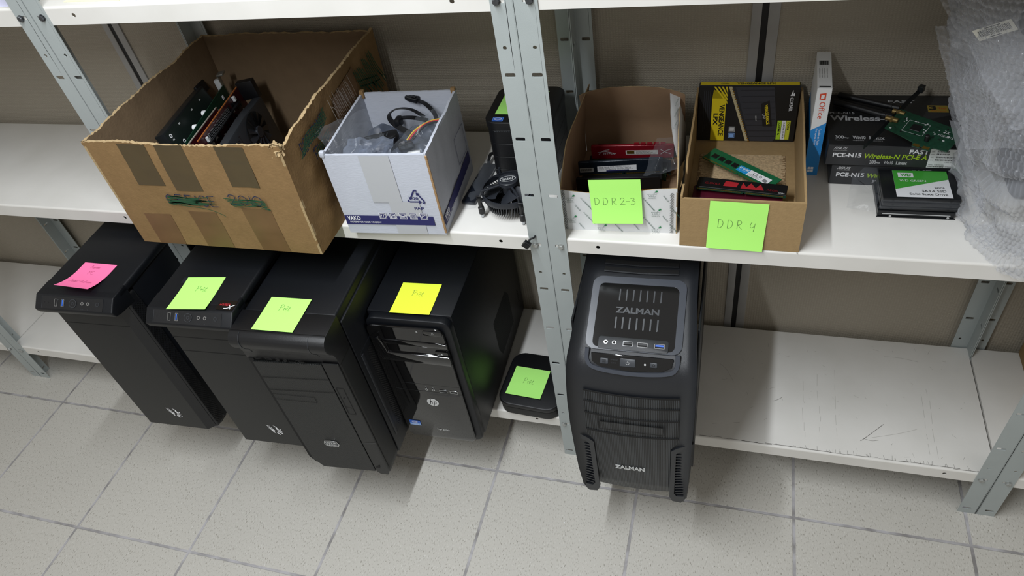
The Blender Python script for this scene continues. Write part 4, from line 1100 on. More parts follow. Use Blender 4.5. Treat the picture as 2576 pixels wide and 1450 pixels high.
for _ in range(26):     # torn fibres and curls at the front corners
    cx, cy, cz = (BW+0.005, 0.002, BHt-0.001)
    p = Vector((cx+rd.uniform(-.014, .003), cy+rd.uniform(-.0045, .004), cz+rd.uniform(-.014, .003)))
    q = Vector((rd.uniform(-.006, .006), rd.uniform(-.007, .002), rd.uniform(-.008, .004))); s_ = rd.uniform(.0012, .0030)
    b.sweep([p, p+q*0.5+Vector((0, -.001, .001)), p+q], [(-s_, -.0004), (s_, -.0004), (s_*0.6, .0005), (-s_*0.6, .0005)], M_cardedge)
b.build('torn_corner', r, label='frayed torn cardboard corner')
def on_front(x, z):
    i = max(0, min(109, int(x/BW*110))); c = Of[i]; j = max(0, min(26, int(round(z/BHt*26)))); p = c[j]
    return p.y
def tape(x0, x1, za, zb, m, nm='tape_strip', zig=0.0, slant=0.0):
    b = MB(); nx, nz = 8, 16; vs = []; fs = []
    for j in range(nz+1):
        for i in range(nx+1):
            x = x0+(x1-x0)*i/nx+slant*(j/nz); z = za+(zb-za)*j/nz
            if j == 0: z += (zig if i % 2 else -zig)
            y = min(on_front(x-0.003, z), on_front(x+0.003, z))-0.0006
            vs.append((x, y, z))
    for j in range(nz):
        for i in range(nx):
            a = j*(nx+1)+i; fs.append((a, a+1, a+nx+2, a+nx+1))
    b.add(vs, fs, m); return b.build(nm, r, ang=60)
tape(0.072, 0.125, 0.131, BHt-0.004, M_tape, slant=0.004); tape(0.141, 0.192, 0.122, BHt-0.004, M_tape, slant=0.006); tape(0.252, 0.303, 0.134, BHt-0.004, M_tape, slant=0.005)
tape(0.038, 0.092, 0.0008, 0.068, M_tape2, slant=0.004); tape(0.138, 0.192, 0.0008, 0.079, M_tape2, slant=0.001); tape(0.249, 0.303, 0.0008, 0.091, M_tape2, slant=-0.001)
b = MB()
yf = -0.0052
F = FRONT(0, yf, 0)
write(b, ['O', 'F', 'F', 'I', 'C', 'E'], 0.113, 0.094, 0.021, M_nmark, 0.0017, F, wid=0.100)
write(b, ['2', 'O', '1', 'O'], 0.236, 0.100, 0.020, M_nmark, 0.0017, F, wid=0.064)
rd = random.Random(5)
for i in range(9):
    y = 0.110-i*0.0017; b.strokes([[(0.110+rd.uniform(0, .01), y), (0.135, y+rd.uniform(-.003, .003)), (0.162, y-0.001), (0.185+rd.uniform(-.01, .02), y+rd.uniform(-.003, .003))]], M_gmark, 0.0019, F, 0.0002, 4)
b.strokes([[(0.115, 0.095), (0.15, 0.092), (0.185, 0.088), (0.207, 0.079), (0.213, 0.074)]], M_gmark, 0.0012, F, 0.0002, 4)
for i in range(5):
    y = 0.113-i*0.0030; b.strokes([[(0.226+i*0.003, y), (0.25, y-0.002), (0.27, y+rd.uniform(-.002, .001)), (0.302, y-0.003)]], M_gmark, 0.0017, F, 0.0002, 4)
b.strokes([[(0.236, 0.100), (0.250, 0.096), (0.285, 0.100), (0.306, 0.093), (0.290, 0.096)]], M_gmark, 0.0014, F, 0.0002, 4)
b.build('front_writing', r, label='OFFICE 2010 in navy crossed out in green marker')
S_ = RIGHT(BW+0.0118, -0.003, 0); b = MB()
write(b, ['B', 'E', 'R', 'T', 'R', 'A', 'N', 'T'], 0.040, 0.168, 0.021, M_nmark, 0.0019, S_, wid=0.082, rot=5)
write(b, ['P', 'h', 'i', 'l', 'i', 'p'], 0.068, 0.142, 0.019, M_nmark, 0.0018, S_, wid=0.052, rot=8)
for i in range(6):
    y = 0.168+i*0.0035; b.strokes([[(0.032+i*0.004, y), (0.07, y+0.008+rd.uniform(-.003, .003)), (0.10, y+0.004), (0.128, y+0.014)]], M_gmark, 0.0021, S_, 0.0002, 4)
for i in range(3):
    y = 0.145+i*0.005; b.strokes([[(0.072, y), (0.09, y+0.004), (0.122, y+0.009)]], M_gmark, 0.0021, S_, 0.0002, 4)
b.build('side_writing', r, label='navy words crossed out in green marker'); b = MB()
for i in range(15):
    x = 0.245+i*0.0052; b.strokes([[(x, 0.195+rd.uniform(-.008, .008)), (x+0.010, 0.165), (x+0.030, 0.130+rd.uniform(-.012, .012))]], M_gmark, 0.0022, S_, 0.0003, 3)
b.strokes([[(0.250, 0.175), (0.280, 0.165), (0.32, 0.150)], [(0.255, 0.165), (0.290, 0.150), (0.325, 0.140)]], M_gmark, 0.0022, S_, 0.0003, 3)
b.build('side_scribble', r, label='dense green marker scribble')
# patch of clear tape with white wrinkles, brown tape under it, on the right side
b = MB(); sheet(b, ((0, 0.008, 0), (0.095, 0.0, 0), (0.105, 0.185, 0), (0.020, 0.175, 0)), M_tape2, 10, 0, 0.0004, 2)
M_wrk = mat('white_wrinkle', 'CFC6BA', 0.5, alpha=0.55)
for i in range(17):
    x = 0.004+i*0.0047; b.strokes([[(x, 0.175+rd.uniform(-.01, .01)), (x+0.010, 0.14+rd.uniform(-.01, .01)), (x+0.018+rd.uniform(-.006, .006), 0.085+rd.uniform(-.03, .05))]], M_wrk, rd.uniform(.0004, .0018), None, 0.0012, 4)
o = b.build('tape_patch', r, label='wrinkled clear tape patch'); o.matrix_local = RIGHT(BW+0.0108, 0.140, 0.020)

# --- boards and cards lying in the big box
M_pcbg = mat('green_circuit_board', '0E3625', 0.45, var=0.35, vscale=220); M_pcbr = mat('red_circuit_board', '3A0C12', 0.4, var=0.4, vscale=220); M_pcbr2 = mat('red_mainboard', '6A1420', 0.4, var=0.3, vscale=260)
M_dgrey = mat('dark_grey_metal', '2B2F31', 0.35, 0.6, var=0.1); M_gold = mat('gold_contact', 'C79A3D', 0.3, 0.9); M_copper = mat('orange_board_edge', 'A8632F', 0.5)
M_brk = mat('steel_bracket', 'A5A49C', 0.35, 0.8, var=0.1)
def card(name, label, cat, org, yaw, tilt, L_, H_, fn, cat2=None):
    """card standing on its long edge: local X along the card, local Y up, local Z its face; yaw about z, tilt about the long edge"""
    r = thing(name, label, cat, (0, 0, 0), group='circuit boards and cards in the big brown box' if cat2 is None else cat2)
    r.matrix_world = T(*org) @ R('Z', yaw) @ R('X', 90-tilt)
    fn(r, L_, H_); return r
def chips(b, rd, x0, y0, x1, y1, n, z, ms):
    for _ in range(n):
        w_, h_ = rd.uniform(.002, .009), rd.uniform(.002, .007); x, y = rd.uniform(x0, x1-w_), rd.uniform(y0, y1-h_); b.box(x, x+w_, y, y+h_, z, z+rd.uniform(.0006, .002), rd.choice(ms))
Zc = ZM+0.006
def f_plate(r, L_, H_):
    b = MB(); b.box(0, L_, 0, H_, 0, 0.020, M_dgrey, 0.001)
    b.rect(0.004, 0.003, L_-0.004, H_-0.003, mat('dark_green_cover', '18211E', 0.35), None, 0.0204)
    b.build('housing', r)
    b = MB()
    for (x, y) in ((0.012, H_-0.020), (0.05, H_-0.010), (0.10, H_-0.012), (0.135, H_-0.012)): b.box(x-0.002, x+0.002, y-0.0012, y+0.0012, 0.0204, 0.0212, M_silver)
    for (x, y) in ((0.030, H_-0.035), (0.012, H_-0.012)): b.ring(0.0016, 0.0036, M_white, T(x, y, 0), z=0.0212)
    b.build('screw', r)
    b = MB(); b.box(L_-0.006, L_+0.028, H_-0.018, H_+0.004, 0.002, 0.010, M_kblack, 0.002); b.build('bracket', r)
card('power_module', 'dark flat metal drive unit leaning at the left inside the big brown box', 'computer part', (-0.652, 0.040, Zc), 99, 17, 0.168, 0.148, f_plate)
def f_green(r, L_, H_):
    b = MB(); rd = random.Random(2); b.box(0, L_, 0, H_, 0, 0.0016, M_pcbg); chips(b, rd, 0.01, 0.02, L_-0.01, H_-0.01, 60, 0.0016, [M_kblack, M_silver, M_kblack, M_white]); b.build('board', r)
    b = MB(); b.box(L_-0.004, L_+0.006, 0.01, H_+0.020, -0.001, 0.0005, M_brk, 0.0004); b.box(L_-0.004, L_+0.012, H_+0.018, H_+0.022, -0.001, 0.012, M_brk, 0.0008); b.box(L_-0.004, L_+0.006, H_-0.02, H_+0.012, -0.012, 0.0, M_silver, 0.001); b.build('bracket', r)
    for x in (0.055, 0.103):
        b = MB(); b.cyl(0.0055, -0.009, 0.0, M_white, T(x, H_-0.004, 0), 18, 0.0015); b.build('white_clip', r)
card('expansion_card', 'green expansion card with two white round clips inside the big brown box', 'circuit board', (-0.622, 0.036, Zc), 103, 5, 0.200, 0.135, f_green)
def f_red(r, L_, H_):
    b = MB(); rd = random.Random(3); b.box(0, L_, 0, H_, 0, 0.0016, M_pcbr); b.box(0, L_, H_-0.0008, H_+0.0006, -0.0003, 0.0019, mat('pale_board_edge', '9C958A', 0.5)); chips(b, rd, 0.01, 0.02, L_-0.01, H_-0.01, 40, 0.0016, [M_kblack, M_pcbr]); b.build('board', r)
card('expansion_card', 'dark red circuit board with a pale top edge inside the big brown box', 'circuit board', (-0.612, 0.032, Zc), 99, 6, 0.120, 0.134, f_red)
def f_gpu(r, L_, H_):
    rd = random.Random(4)
    b = MB(); b.box(0, L_, 0, H_, 0, 0.0016, M_pcbr); b.box(0, L_, H_-0.0008, H_+0.0008, -0.0002, 0.0018, M_copper)
    chips(b, rd, 0.01, H_-0.05, L_-0.02, H_-0.006, 70, 0.0016, [M_kblack, M_silver, M_dgrey, M_dgrey]); b.build('board', r)
    b = MB()
    b.box(0.020, 0.160, H_-0.0185, H_-0.0165, 0.0016, 0.009, M_kblack)
    for i in range(22): b.box(0.030+i*0.0042, 0.0318+i*0.0042, H_-0.018, H_-0.006, 0.002, 0.006, M_chrome, 0.0004, 1)
    b.box(0.02, 0.025, H_-0.016, H_-0.006, 0.002, 0.007, M_silver, 0.001, 1); b.box(0.150, 0.156, H_-0.012, H_-0.002, 0.002, 0.008, M_silver, 0.001, 1); b.build('pin_row', r)
    b = MB(); b.prism([(0.0, 0.01), (L_-0.005, 0.01), (L_-0.005, H_-0.026), (0.10, H_-0.020), (0.0, H_-0.022)], 0.020, 0.040, mat('graphite_shroud', '2A2D31', 0.38), None, 0.004, 2)
    b.text('msi', 0.018, H_-0.046, 0.055, H_-0.030, M_emb, None, 0.0406, 0.02); b.build('cooler_shroud', r)
    b = MB(); b.ring(0.0, 0.038, M_void, T(0.115, H_-0.062, 0), 36, 0.0408)
    for k in range(11):
        A = T(0.115, H_-0.062, 0) @ R('Z', 360*k/11); b.add([(0.008, 0, 0.0412), (0.036, 0.004, 0.0412), (0.035, 0.016, 0.0450), (0.010, 0.008, 0.0450)], [(0, 1, 2, 3)], M_fan, A)
    b.cyl(0.011, 0.041, 0.0455, M_fan, T(0.115, H_-0.062, 0), 24, 0.001); b.build('fan', r)
    b = MB(); b.box(L_-0.004, L_+0.010, H_-0.030, H_+0.006, 0.0, 0.034, M_kblack, 0.001); b.build('bracket', r)
card('graphics_card', 'graphics card reading msi with a dark fan shroud inside the big brown box', 'graphics card', (-0.592, 0.034, Zc), 100, 6, 0.190, 0.138, f_gpu)
def f_mobo(r, L_, H_):
    rd = random.Random(6)
    b = MB(); b.box(0, L_, 0, H_, 0, 0.0016, M_pcbr2); chips(b, rd, 0.01, 0.01, L_-0.01, H_-0.01, 80, 0.0016, [M_kblack, M_pcbr, M_dgrey, M_silver]); b.build('board', r)
    for i in range(5):
        b = MB(); b.cyl(0.0042, 0.0016, 0.012, M_kblack, T(0.020+i*0.011, 0.018+0.006*(i % 2), 0), 16, 0.0006); b.disc(0.0036, M_silver, T(0.020+i*0.011, 0.018+0.006*(i % 2), 0), 16, 0.0122); b.build('capacitor', r)
    b = MB(); b.box(0.03, 0.07, 0.105, 0.135, 0.0016, 0.020, M_chrome, 0.001); b.box(0.08, 0.095, 0.10, 0.135, 0.0016, 0.018, M_silver, 0.001); b.build('port_block', r)
    b = MB(); b.box(0.045, 0.062, 0.070, 0.084, 0.0016, 0.006, mat('cream_socket', 'B8A26A', 0.5), 0.001, 1); b.box(0.015, 0.032, 0.080, 0.090, 0.004, 0.0045, M_white); b.build('socket', r)
r = card('mainboard', 'red circuit board with capacitors lying at the right inside the big brown box', 'circuit board', (-0.520, 0.105, Zc+0.004), -14, 62, 0.110, 0.145, f_mobo)
b = MB(); b.tube([(0.02, 0.14, 0.02), (0.06, 0.155, 0.022), (0.11, 0.150, 0.02), (0.15, 0.12, 0.02)], 0.0009, mat('orange_wire', 'B0421C', 0.5)); b.build('wire', r)

# ------------------------------------------------------------------ white printed box
WX = (-0.3395, -0.0150, ZM); WW, WD, WH = 0.172, 0.182, 0.158
r = thing('cardboard_box', 'white cardboard box printed VAKO in blue, holding cables in clear bags', 'box', WX, (0, 0, radians(3.2)), 'open boxes of parts on the middle shelf')
M_wedge = mat('corrugated_brown_edge', '9A7B56', 0.9, var=0.3, vscale=600)
b = MB(); kw = dict(mo=M_wcard, mi_=M_wcard, me=M_wcard, t=0.004, rag=0.0004)
ws = lambda k: wr(k, 0.0007, 14)
wall_slab(b, (0, 0), (WW, 0), lambda u: WH-0.002, nseg=30, nz=12, disp=ws(1), seed=1, **kw)
wall_slab(b, (WW, 0), (WW, WD), lambda u: WH-0.001+0.004*u, nseg=40, nz=12, disp=wr(2, 0.0016, 30), seed=2, **kw)
wall_slab(b, (WW, WD), (0, WD), lambda u: WH+0.002, nseg=30, nz=12, disp=ws(3), seed=3, **kw)
wall_slab(b, (0, WD), (0, 0), lambda u: WH+0.002-0.004*u, nseg=40, nz=12, disp=wr(4, 0.0014, 30), seed=4, **kw)
b.box(0.003, WW-0.003, 0.003, WD-0.003, 0.0, 0.003, M_wcard)
b.box(WW-0.0022, WW+0.0014, -0.0014, 0.0010, 0.004, WH-0.004, M_wedge, 0.0006, 1)
for (x, y) in ((0.002, 0.002), (0.004, WD-0.004), (WW-0.004, WD-0.003)): b.box(x-0.004, x+0.004, y-0.004, y+0.004, WH-0.006, WH+(0.004 if y < 0.1 else 0.008), M_wcard if y < .1 else M_card, 0.0015, 2)
F = FRONT(0, -0.0012, 0)
b.prism([(0.001, 0.020), (0.157, 0.020), (0.157, 0.0385), (0.001, 0.0385)], 0, 0.0002, M_navy, F)
b.text('VAKO', 0.0055, 0.0290, 0.0290, 0.0375, M_white, F, 0.0004, 0.03)
b.text('SYSTEMS FOR YOUR WINDOW', 0.0080, 0.0232, 0.0640, 0.0266, M_white, F, 0.0004, 0.012)
rd = random.Random(1)
for k in range(5):
    x = 0.0640+k*0.0178; b.rect(x, 0.0325, x+0.0125, 0.0455, M_white, F, 0.0005); b.rect(x+0.0008, 0.0333, x+0.0117, 0.0447, M_navy, F, 0.0006); outline(b, x+0.0020, 0.0345, x+0.0105, 0.0435, F, 0.0006, M_white, 0.0003, 0.0008)
    if k == 0: b.text('?/', x+0.003, 0.036, x+0.009, 0.042, M_white, F, 0.0008)
    elif k == 1: [b.strokes([[(x+0.002, 0.0420-i*0.0030), (x+0.006, 0.0405-i*0.0030), (x+0.011, 0.0390-i*0.0030)]], M_white, 0.0012, F, 0.0008) for i in range(3)]
    elif k == 2: b.strokes([[(x+0.002, 0.040), (x+0.006, 0.0385), (x+0.010, 0.0400)], [(x+0.003, 0.037), (x+0.009, 0.037)]], M_white, 0.0013, F, 0.0008)
    elif k == 3: [b.strokes([[(x+0.003+i*0.0016, 0.0352), (x+0.0035+i*0.0014, 0.0430)]], M_white, 0.0004, F, 0.0008) for i in range(5)]
    else: b.strokes([[(x+0.003, 0.037), (x+0.006, 0.040), (x+0.0095, 0.041)], [(x+0.0035, 0.036), (x+0.0045, 0.041)]], M_white, 0.0008, F, 0.0008)
recyc(b, F @ T(0.137, 0.0755, 0), 0.0330)
b.text('20', 0.1320, 0.0720, 0.1405, 0.0775, M_navy, F, 0.0003, 0.02); b.text('PAP', 0.1295, 0.0520, 0.1455, 0.0575, M_navy, F, 0.0003, 0.03)
S_ = RIGHT(WW+0.0014, 0, 0)
b.prism([(0.004, 0.016), (WD-0.010, 0.026), (WD-0.010, 0.048), (0.004, 0.034)], 0, 0.0003, M_navy, S_)
b.text('VAKO', 0.0080, 0.0245, 0.0320, 0.0345, M_white, S_, 0.0005, 0.03); b.text('SYSTEMS FOR YOUR WINDOW', 0.0110, 0.0190, 0.0720, 0.0226, M_white, S_, 0.0005, 0.012)
outline(b, 0.118, 0.054, WD-0.014, 0.104, S_, 0.0009, M_navy, 0.0002, 0.0005)
b.build('box_body', r)
b = MB(); b.rect(0.062, 0.066, 0.112, WH-0.003, mat('clear_tape_print', 'B0B2B6', 0.45), F, 0.0001); b.rect(0.088, 0.001, 0.140, 0.068, MATS['clear_tape_print'], F, 0.00005); b.build('clear_tape', r, label='strips of clear packing tape')

# contents of the white box
bx = Vector(WX)
g = 'cables and bags in the white printed box'
b = MB(); flat = [(-0.0045, -0.0009), (0.0045, -0.0009), (0.0045, 0.0009), (-0.0045, 0.0009)]
r = thing('data_cable', 'flat black data cable curled with a tie, on top in the white printed box', 'cable', (-0.245, 0.120, ZM+0.110), (0, 0, 0), g)
b.sweep(crv([(0.022, 0.006, 0.030), (-0.005, 0.020, 0.034), (-0.028, 0.020, 0.035), (-0.040, 0.010, 0.032), (-0.034, -0.004, 0.028), (-0.015, -0.018, 0.024), (0.010, -0.030, 0.020)], 6), flat, M_kblack, None, True, (0, 0.5, 1))
b.sweep(crv([(0.030, 0.000, 0.026), (0.000, 0.006, 0.027), (-0.026, 0.006, 0.024), (-0.020, -0.014, 0.022)], 6), flat, M_kblack)
b.build('cable', r)
b = MB(); b.box(-0.022, -0.012, -0.018, 0.000, 0.020, 0.036, M_kblack, 0.003, 2); b.build('tie', r)
r = thing('data_cable', 'black cable plug sticking up at the back of the white printed box', 'cable', (-0.255, 0.165, ZM+0.130), (0, 0, 0), g)
b = MB(); b.sweep(crv([(0.010, -0.004, 0.018), (0.026, -0.010, 0.016), (0.044, -0.022, 0.006), (0.052, -0.034, -0.004)], 5), [(x*0.8, z) for x, z in flat], M_kblack); b.build('cable', r)
b = MB(); A = T(0, 0, 0.020) @ R('Z', -12) @ R('Y', 8); b.box(-0.008, 0.012, -0.0065, 0.0065, -0.004, 0.004, M_kblack, 0.001, 1, A); b.box(-0.0125, -0.008, -0.0050, 0.0050, -0.003, 0.003, M_kblack, 0.0005, 1, A); b.box(0.000, 0.008, -0.0030, 0.0030, 0.004, 0.0055, M_kblack, 0.0005, 1, A); b.build('plug', r)
r = thing('bagged_power_cable', 'bagged red, yellow and black power cable at the right of the white printed box', 'cable', (-0.205, 0.070, ZM+0.118), (0, 0, 0), g)
for k, (m_, dx) in enumerate(((mat('red_wire', 'C0182A', 0.4), 0.0), (mat('yellow_wire', 'D8B82A', 0.4), -0.0035), (M_kblack, 0.0035), (M_kblack, 0.006))):
    b = MB(); b.tube([(-0.022+dx, -0.006, 0.016), (-0.010+dx, 0.010, 0.026), (0.006, 0.026-dx, 0.030), (0.024, 0.036-dx, 0.028)], 0.0012, m_); b.build('wire', r)
b = MB(); A = T(-0.026, -0.014, 0.012) @ R('Z', 35) @ R('X', -20); b.box(-0.012, 0.012, -0.010, 0.008, -0.005, 0.004, M_kblack, 0.001, 1, A)
for i in range(2): b.box(-0.009+i*0.012, -0.003+i*0.012, -0.0105, -0.0098, -0.003, 0.002, M_emb, 0, 1, A)
b.build('plug', r)
b = MB(); A = T(-0.006, -0.030, 0.006) @ R('Z', 20) @ R('X', -25); b.box(-0.011, 0.011, -0.008, 0.008, -0.004, 0.005, mat('white_connector', 'D8DADB', 0.4), 0.0012, 2, A); b.build('white_plug', r)
b = MB(); sheet(b, ((-0.050, -0.040, 0.010), (0.030, -0.055, 0.018), (0.036, 0.045, 0.052), (-0.012, 0.020, 0.040)), M_film, 30, 0.012, 0.008, 7, 55); sheet(b, ((-0.048, -0.040, 0.0), (0.030, -0.050, 0.004), (0.032, 0.040, 0.020), (-0.014, 0.020, 0.022)), M_film, 14, 0.0, 0.006, 9, 50)
b.build('plastic_bag', r)
r = thing('bagged_adapter', 'black adapter in a clear bag hanging over the left rim of the white printed box', 'bag', (-0.290, 0.050, ZM+0.118), (0, 0, 0), g)
b = MB(); A = T(0.012, 0.010, 0.018) @ R('Z', 14) @ R('Y', -8); b.prism(rrect(-0.030, -0.012, 0.034, 0.012, 0.010, 5), -0.005, 0.006, M_kblack, A, 0.002)
b.ring(0.004, 0.007, M_emb, A @ T(-0.018, 0, 0), z=0.0062); b.text('III', 0.004, -0.005, 0.018, 0.005, M_emb, A, 0.0062); b.build('adapter', r)
b = MB(); sheet(b, ((-0.078, -0.030, 0.058), (-0.020, -0.062, 0.022), (0.050, -0.020, 0.030), (-0.020, 0.050, 0.050)), M_film, 34, 0.006, 0.009, 12, 45)
sheet(b, ((-0.030, -0.060, 0.018), (0.058, -0.058, 0.020), (0.052, -0.005, 0.036), (-0.030, -0.010, 0.030)), M_film2, 34, 0.006, 0.009, 17, 70); b.build('plastic_bag', r)
r = thing('antistatic_bag', 'crumpled blue-grey antistatic bag filling the bottom of the white printed box', 'bag', (-0.255, 0.060, ZM+0.060), (0, 0, 0), g)
b = MB(); sheet(b, ((-0.072, -0.060, 0.040), (0.076, -0.052, 0.040), (0.070, 0.080, 0.050), (-0.074, 0.080, 0.050)), mat('antistatic_grey', '5B6270', 0.25, 0.4), 40, 0.012, 0.016, 21, 42); b.build('bag_film', r)

# ------------------------------------------------------------------ white printed tool box with the older memory
M_chip = mat('white_chipboard', 'D3D5D6', 0.6, var=0.03, vscale=25, bump=0.1, bscale=60)
M_chipin = mat('brown_chipboard', '8A6F55', 0.85, var=0.05, vscale=30, bump=0.15, bscale=150)
M_pgreen = mat('dark_green_print', '2C5548', 0.7)
M_staple = mat('grey_stitching', '6E706F', 0.5, 0.3)
r = thing('cardboard_box', 'white box with green tool print and stitched corners, its lid flaps torn, holding memory', 'box', (0.0225, 0.0250, ZM), (0, 0, radians(1.5)), 'open boxes of parts on the middle shelf')
W2, D2 = 0.174, 0.215
b = MB(); kw = dict(mo=M_chip, mi_=M_chipin, me=M_cardedge, t=0.0014, rag=0.0004, nz=10)
fh = lambda u: 0.078-0.006*sin(pi*min(1, u/0.75))+0.007*max(0, u-0.55)/0.45+0.001*noise.noise(Vector((u*9, 0, 1)))
wall_slab(b, (0, 0), (W2, 0), fh, nseg=30, disp=wr(5, 0.0006, 14), seed=5, **kw)
lr = lambda u, z: Vector((-0.014*(u**1)*max(0, z-0.05)/0.08, 0, 0))
ll = lambda u, z: Vector((0.014*((1-u)**1)*max(0, z-0.05)/0.08, 0, 0))
wall_slab(b, (W2, 0), (W2, D2), lambda u: 0.085+0.030*min(1, u*4)+0.006*u+0.004*noise.noise(Vector((u*8, 6, 0))), nseg=30, disp=wr(6, 0.001, 12), lean=lr, seed=6, **kw)
wall_slab(b, (0, D2), (0, 0), lambda u: 0.078+0.048*min(1, (1-u)*3.6)+0.008*(1-u)+0.003*noise.noise(Vector((u*8, 7, 0))), nseg=30, disp=wr(7, 0.001, 12), lean=ll, seed=7, **kw)
arch = lambda u: 0.116+0.031*sqrt(max(0, 1-(2*u-1)**2*0.86))
wall_slab(b, (W2-0.002, D2), (0.002, D2), arch, nseg=40, lean=lambda u, z: Vector((0, -0.030*max(0, z-0.06)/0.08, 0)), disp=wr(8, 0.001, 9), seed=8, **kw)
b.box(0.001, W2-0.001, 0.001, D2-0.001, 0, 0.002, M_chipin)
F = FRONT(0, -0.0012, 0)
def trowel(x, y):
    A = F @ T(x, y, 0)
    b.strokes([[(-0.0065, 0.001), (0.0065, 0.001), (0.0045, -0.0038), (-0.0040, -0.0038), (-0.0065, 0.001)]], M_pgreen, 0.0004, A, EPS, 1)
    b.text('QUALITY', -0.006, -0.0075, 0.006, -0.0055, M_pgreen, A, EPS); b.text('C.S', -0.0025, -0.0028, 0.0025, -0.0008, M_pgreen, A, EPS)
    b.strokes([[(0.0015, 0.001), (0.0045, 0.0045)]], M_pgreen, 0.0004, A, EPS, 1); b.strokes([[(0.0045, 0.0045), (0.0078, 0.0072)]], mat('green_handle_print', '1F7A48', 0.6), 0.0024, A, EPS, 1)
for (x, y) in ((0.014, 0.062), (0.014, 0.022), (0.060, 0.006), (0.140, 0.077), (0.143, 0.040), (0.143, 0.006), (0.100, 0.090)):
    if y < 0.072: trowel(x, y)
trowel(0.138, 0.0735)
for (x, y, t_, w_) in ((0.030, 0.064, 'C.S.OSBORNE', 0.028), (0.124, 0.066, 'C.S.OSBORNE', 0.028), (0.153, 0.072, 'TOOLS', 0.0135), (0.163, 0.052, 'C.S.OSBORNE', 0.025), (0.020, 0.050, 'TOOLS', 0.0135), (0.033, 0.036, 'C.S.OSBORNE', 0.028), (0.152, 0.034, 'TOOLS', 0.0135), (0.124, 0.030, 'C.S.OSBORNE', 0.028), (0.163, 0.018, 'C.S.OSB', 0.017), (0.024, 0.014, 'TOOLS', 0.0135), (0.078, 0.018, 'C.S.OSBORNE', 0.028), (0.109, 0.016, 'TOOLS', 0.0135), (0.044, 0.066, 'TOOLS', 0.0135)):
    b.text(t_, 0, 0, w_, 0.0021, M_pgreen, F @ T(x, y, 0) @ R('Z', -54), EPS, 0.01)
for k in range(16):
    for x in (0.0050, W2-0.0070):
        A = F @ T(x, 0.004+k*0.00475, 0); b.ring(0.0013, 0.0021, M_staple, A, 12, EPS); b.strokes([[(-0.002, -0.0022), (0.0015, 0.0022)]], M_staple, 0.0007, A @ T(-0.0012, 0, 0), EPS*1.4, 1)
b.build('box_body', r, ang=50)
# torn flap on the right showing its printed side
b = MB(); sheet(b, ((W2-0.004, 0.045, 0.104), (W2-0.010, 0.195, 0.121), (W2-0.026, 0.195, 0.132), (W2-0.018, 0.110, 0.124)), M_chip, 12, 0.002, 0.0015, 4, 30)
for i in range(3): b.text('C.S.OSBORNE', 0, 0, 0.024, 0.002, M_pgreen, T(W2-0.013-i*0.001, 0.10+i*0.028, 0.120+i*0.003) @ R('Z', 80) @ R('X', 40), 0.001)
b.build('torn_flap', r, label='torn flap turned to its printed white side')
b = MB(); sheet(b, ((0.001, 0.002, 0.078), (0.001, 0.030, 0.100), (-0.006, 0.030, 0.086), (-0.004, 0.000, 0.066)), M_chip, 8, 0.001, 0.001, 6, 30); sheet(b, ((-0.009, 0.000, 0.020), (-0.006, 0.024, 0.022), (-0.004, 0.022, 0.072), (-0.004, 0.000, 0.068)), M_chip, 10, 0.003, 0.003, 8, 60)
b.build('torn_flap', r, label='loose white flap at the left corner')

# memory modules: local X along the stick, local Y height, local Z face
def dimm(label, loc, M0, L_=0.133, H_=0.030, pcb=None, spread=None, fn=None, group=None, lay=0.0, contacts=True):
    r = thing('memory_module', label, 'memory module', (0, 0, 0), group=group); r.matrix_world = T(*loc) @ M0
    b = MB(); b.plate([(0, 0), (0.071, 0), (0.071, 0.003), (0.0735, 0.003), (0.0735, 0), (L_, 0), (L_, 0.010), (L_-0.001, 0.012), (L_, 0.014), (L_, H_), (0, H_), (0, 0.014), (0.001, 0.012), (0, 0.010)], [], 0, 0.0013, pcb or M_pcbg)
    b.build('board', r)
    if contacts:
        b = MB()
        for x0, x1 in ((0.003, 0.0695), (0.0750, L_-0.003)):
            n_ = int((x1-x0)/0.0016)
            for i in range(n_): b.rect(x0+i*0.0016, 0.0003, x0+i*0.0016+0.0010, 0.0028, M_gold, None, 0.0015)
        b.build('contacts', r)
    if spread:
        b = MB(); b.prism([(0.0, 0.0042), (L_, 0.0042), (L_, H_+0.001), (L_-0.004, H_+0.002), (0.002, H_+0.002), (0, H_)], -0.0016, 0.0032, spread, None, 0.0006, 1); b.build('heat_spreader', r)
    if fn: fn(r)
    return r
G2 = 'memory modules standing in the white tool box'
M_under = [((0.038, 0.100, ZM+0.003), 8), ((0.040, 0.158, ZM+0.003), 4)]
UP = R('X', 90)
def f_red_kit(r):
    b = MB()
    for i in range(5): b.prism([(0.070+i*0.0105, 0.031), (0.076+i*0.0105, 0.031), (0.078+i*0.0105, 0.0345), (0.070+i*0.0105, 0.0345)], -0.0014, 0.0030, MATS['red_spreader'])
    b.build('fin', r); b = MB()
    b.rect(0.056, 0.013, 0.108, 0.022, mat('label_white', 'BFBDB8', 0.5), None, 0.0035); b.rect(0.058, 0.0145, 0.070, 0.0205, M_gold, None, 0.0037)
    for i in range(3): b.text('KHX1600C9D3K2 8GX 1.65V', 0.073, 0.0145+i*0.0022, 0.104-i*0.004, 0.0160+i*0.0022, M_void, None, 0.0037)
    b.strokes([[(0.012, 0.014), (0.020, 0.022), (0.030, 0.024)], [(0.010, 0.018), (0.024, 0.020), (0.040, 0.015)], [(0.112, 0.013), (0.120, 0.020), (0.130, 0.024)], [(0.112, 0.023), (0.119, 0.018), (0.128, 0.013)]], M_silver, 0.0010, None, 0.0036)
    b.text('HYPER', 0.020, 0.0135, 0.038, 0.0175, M_silver, None, 0.0036, 0.01); b.build('label_print', r)
mat('red_spreader', '7A0F1C', 0.35, 0.2)
bx = Matrix.Identity(4)
zz = ZM+0.003
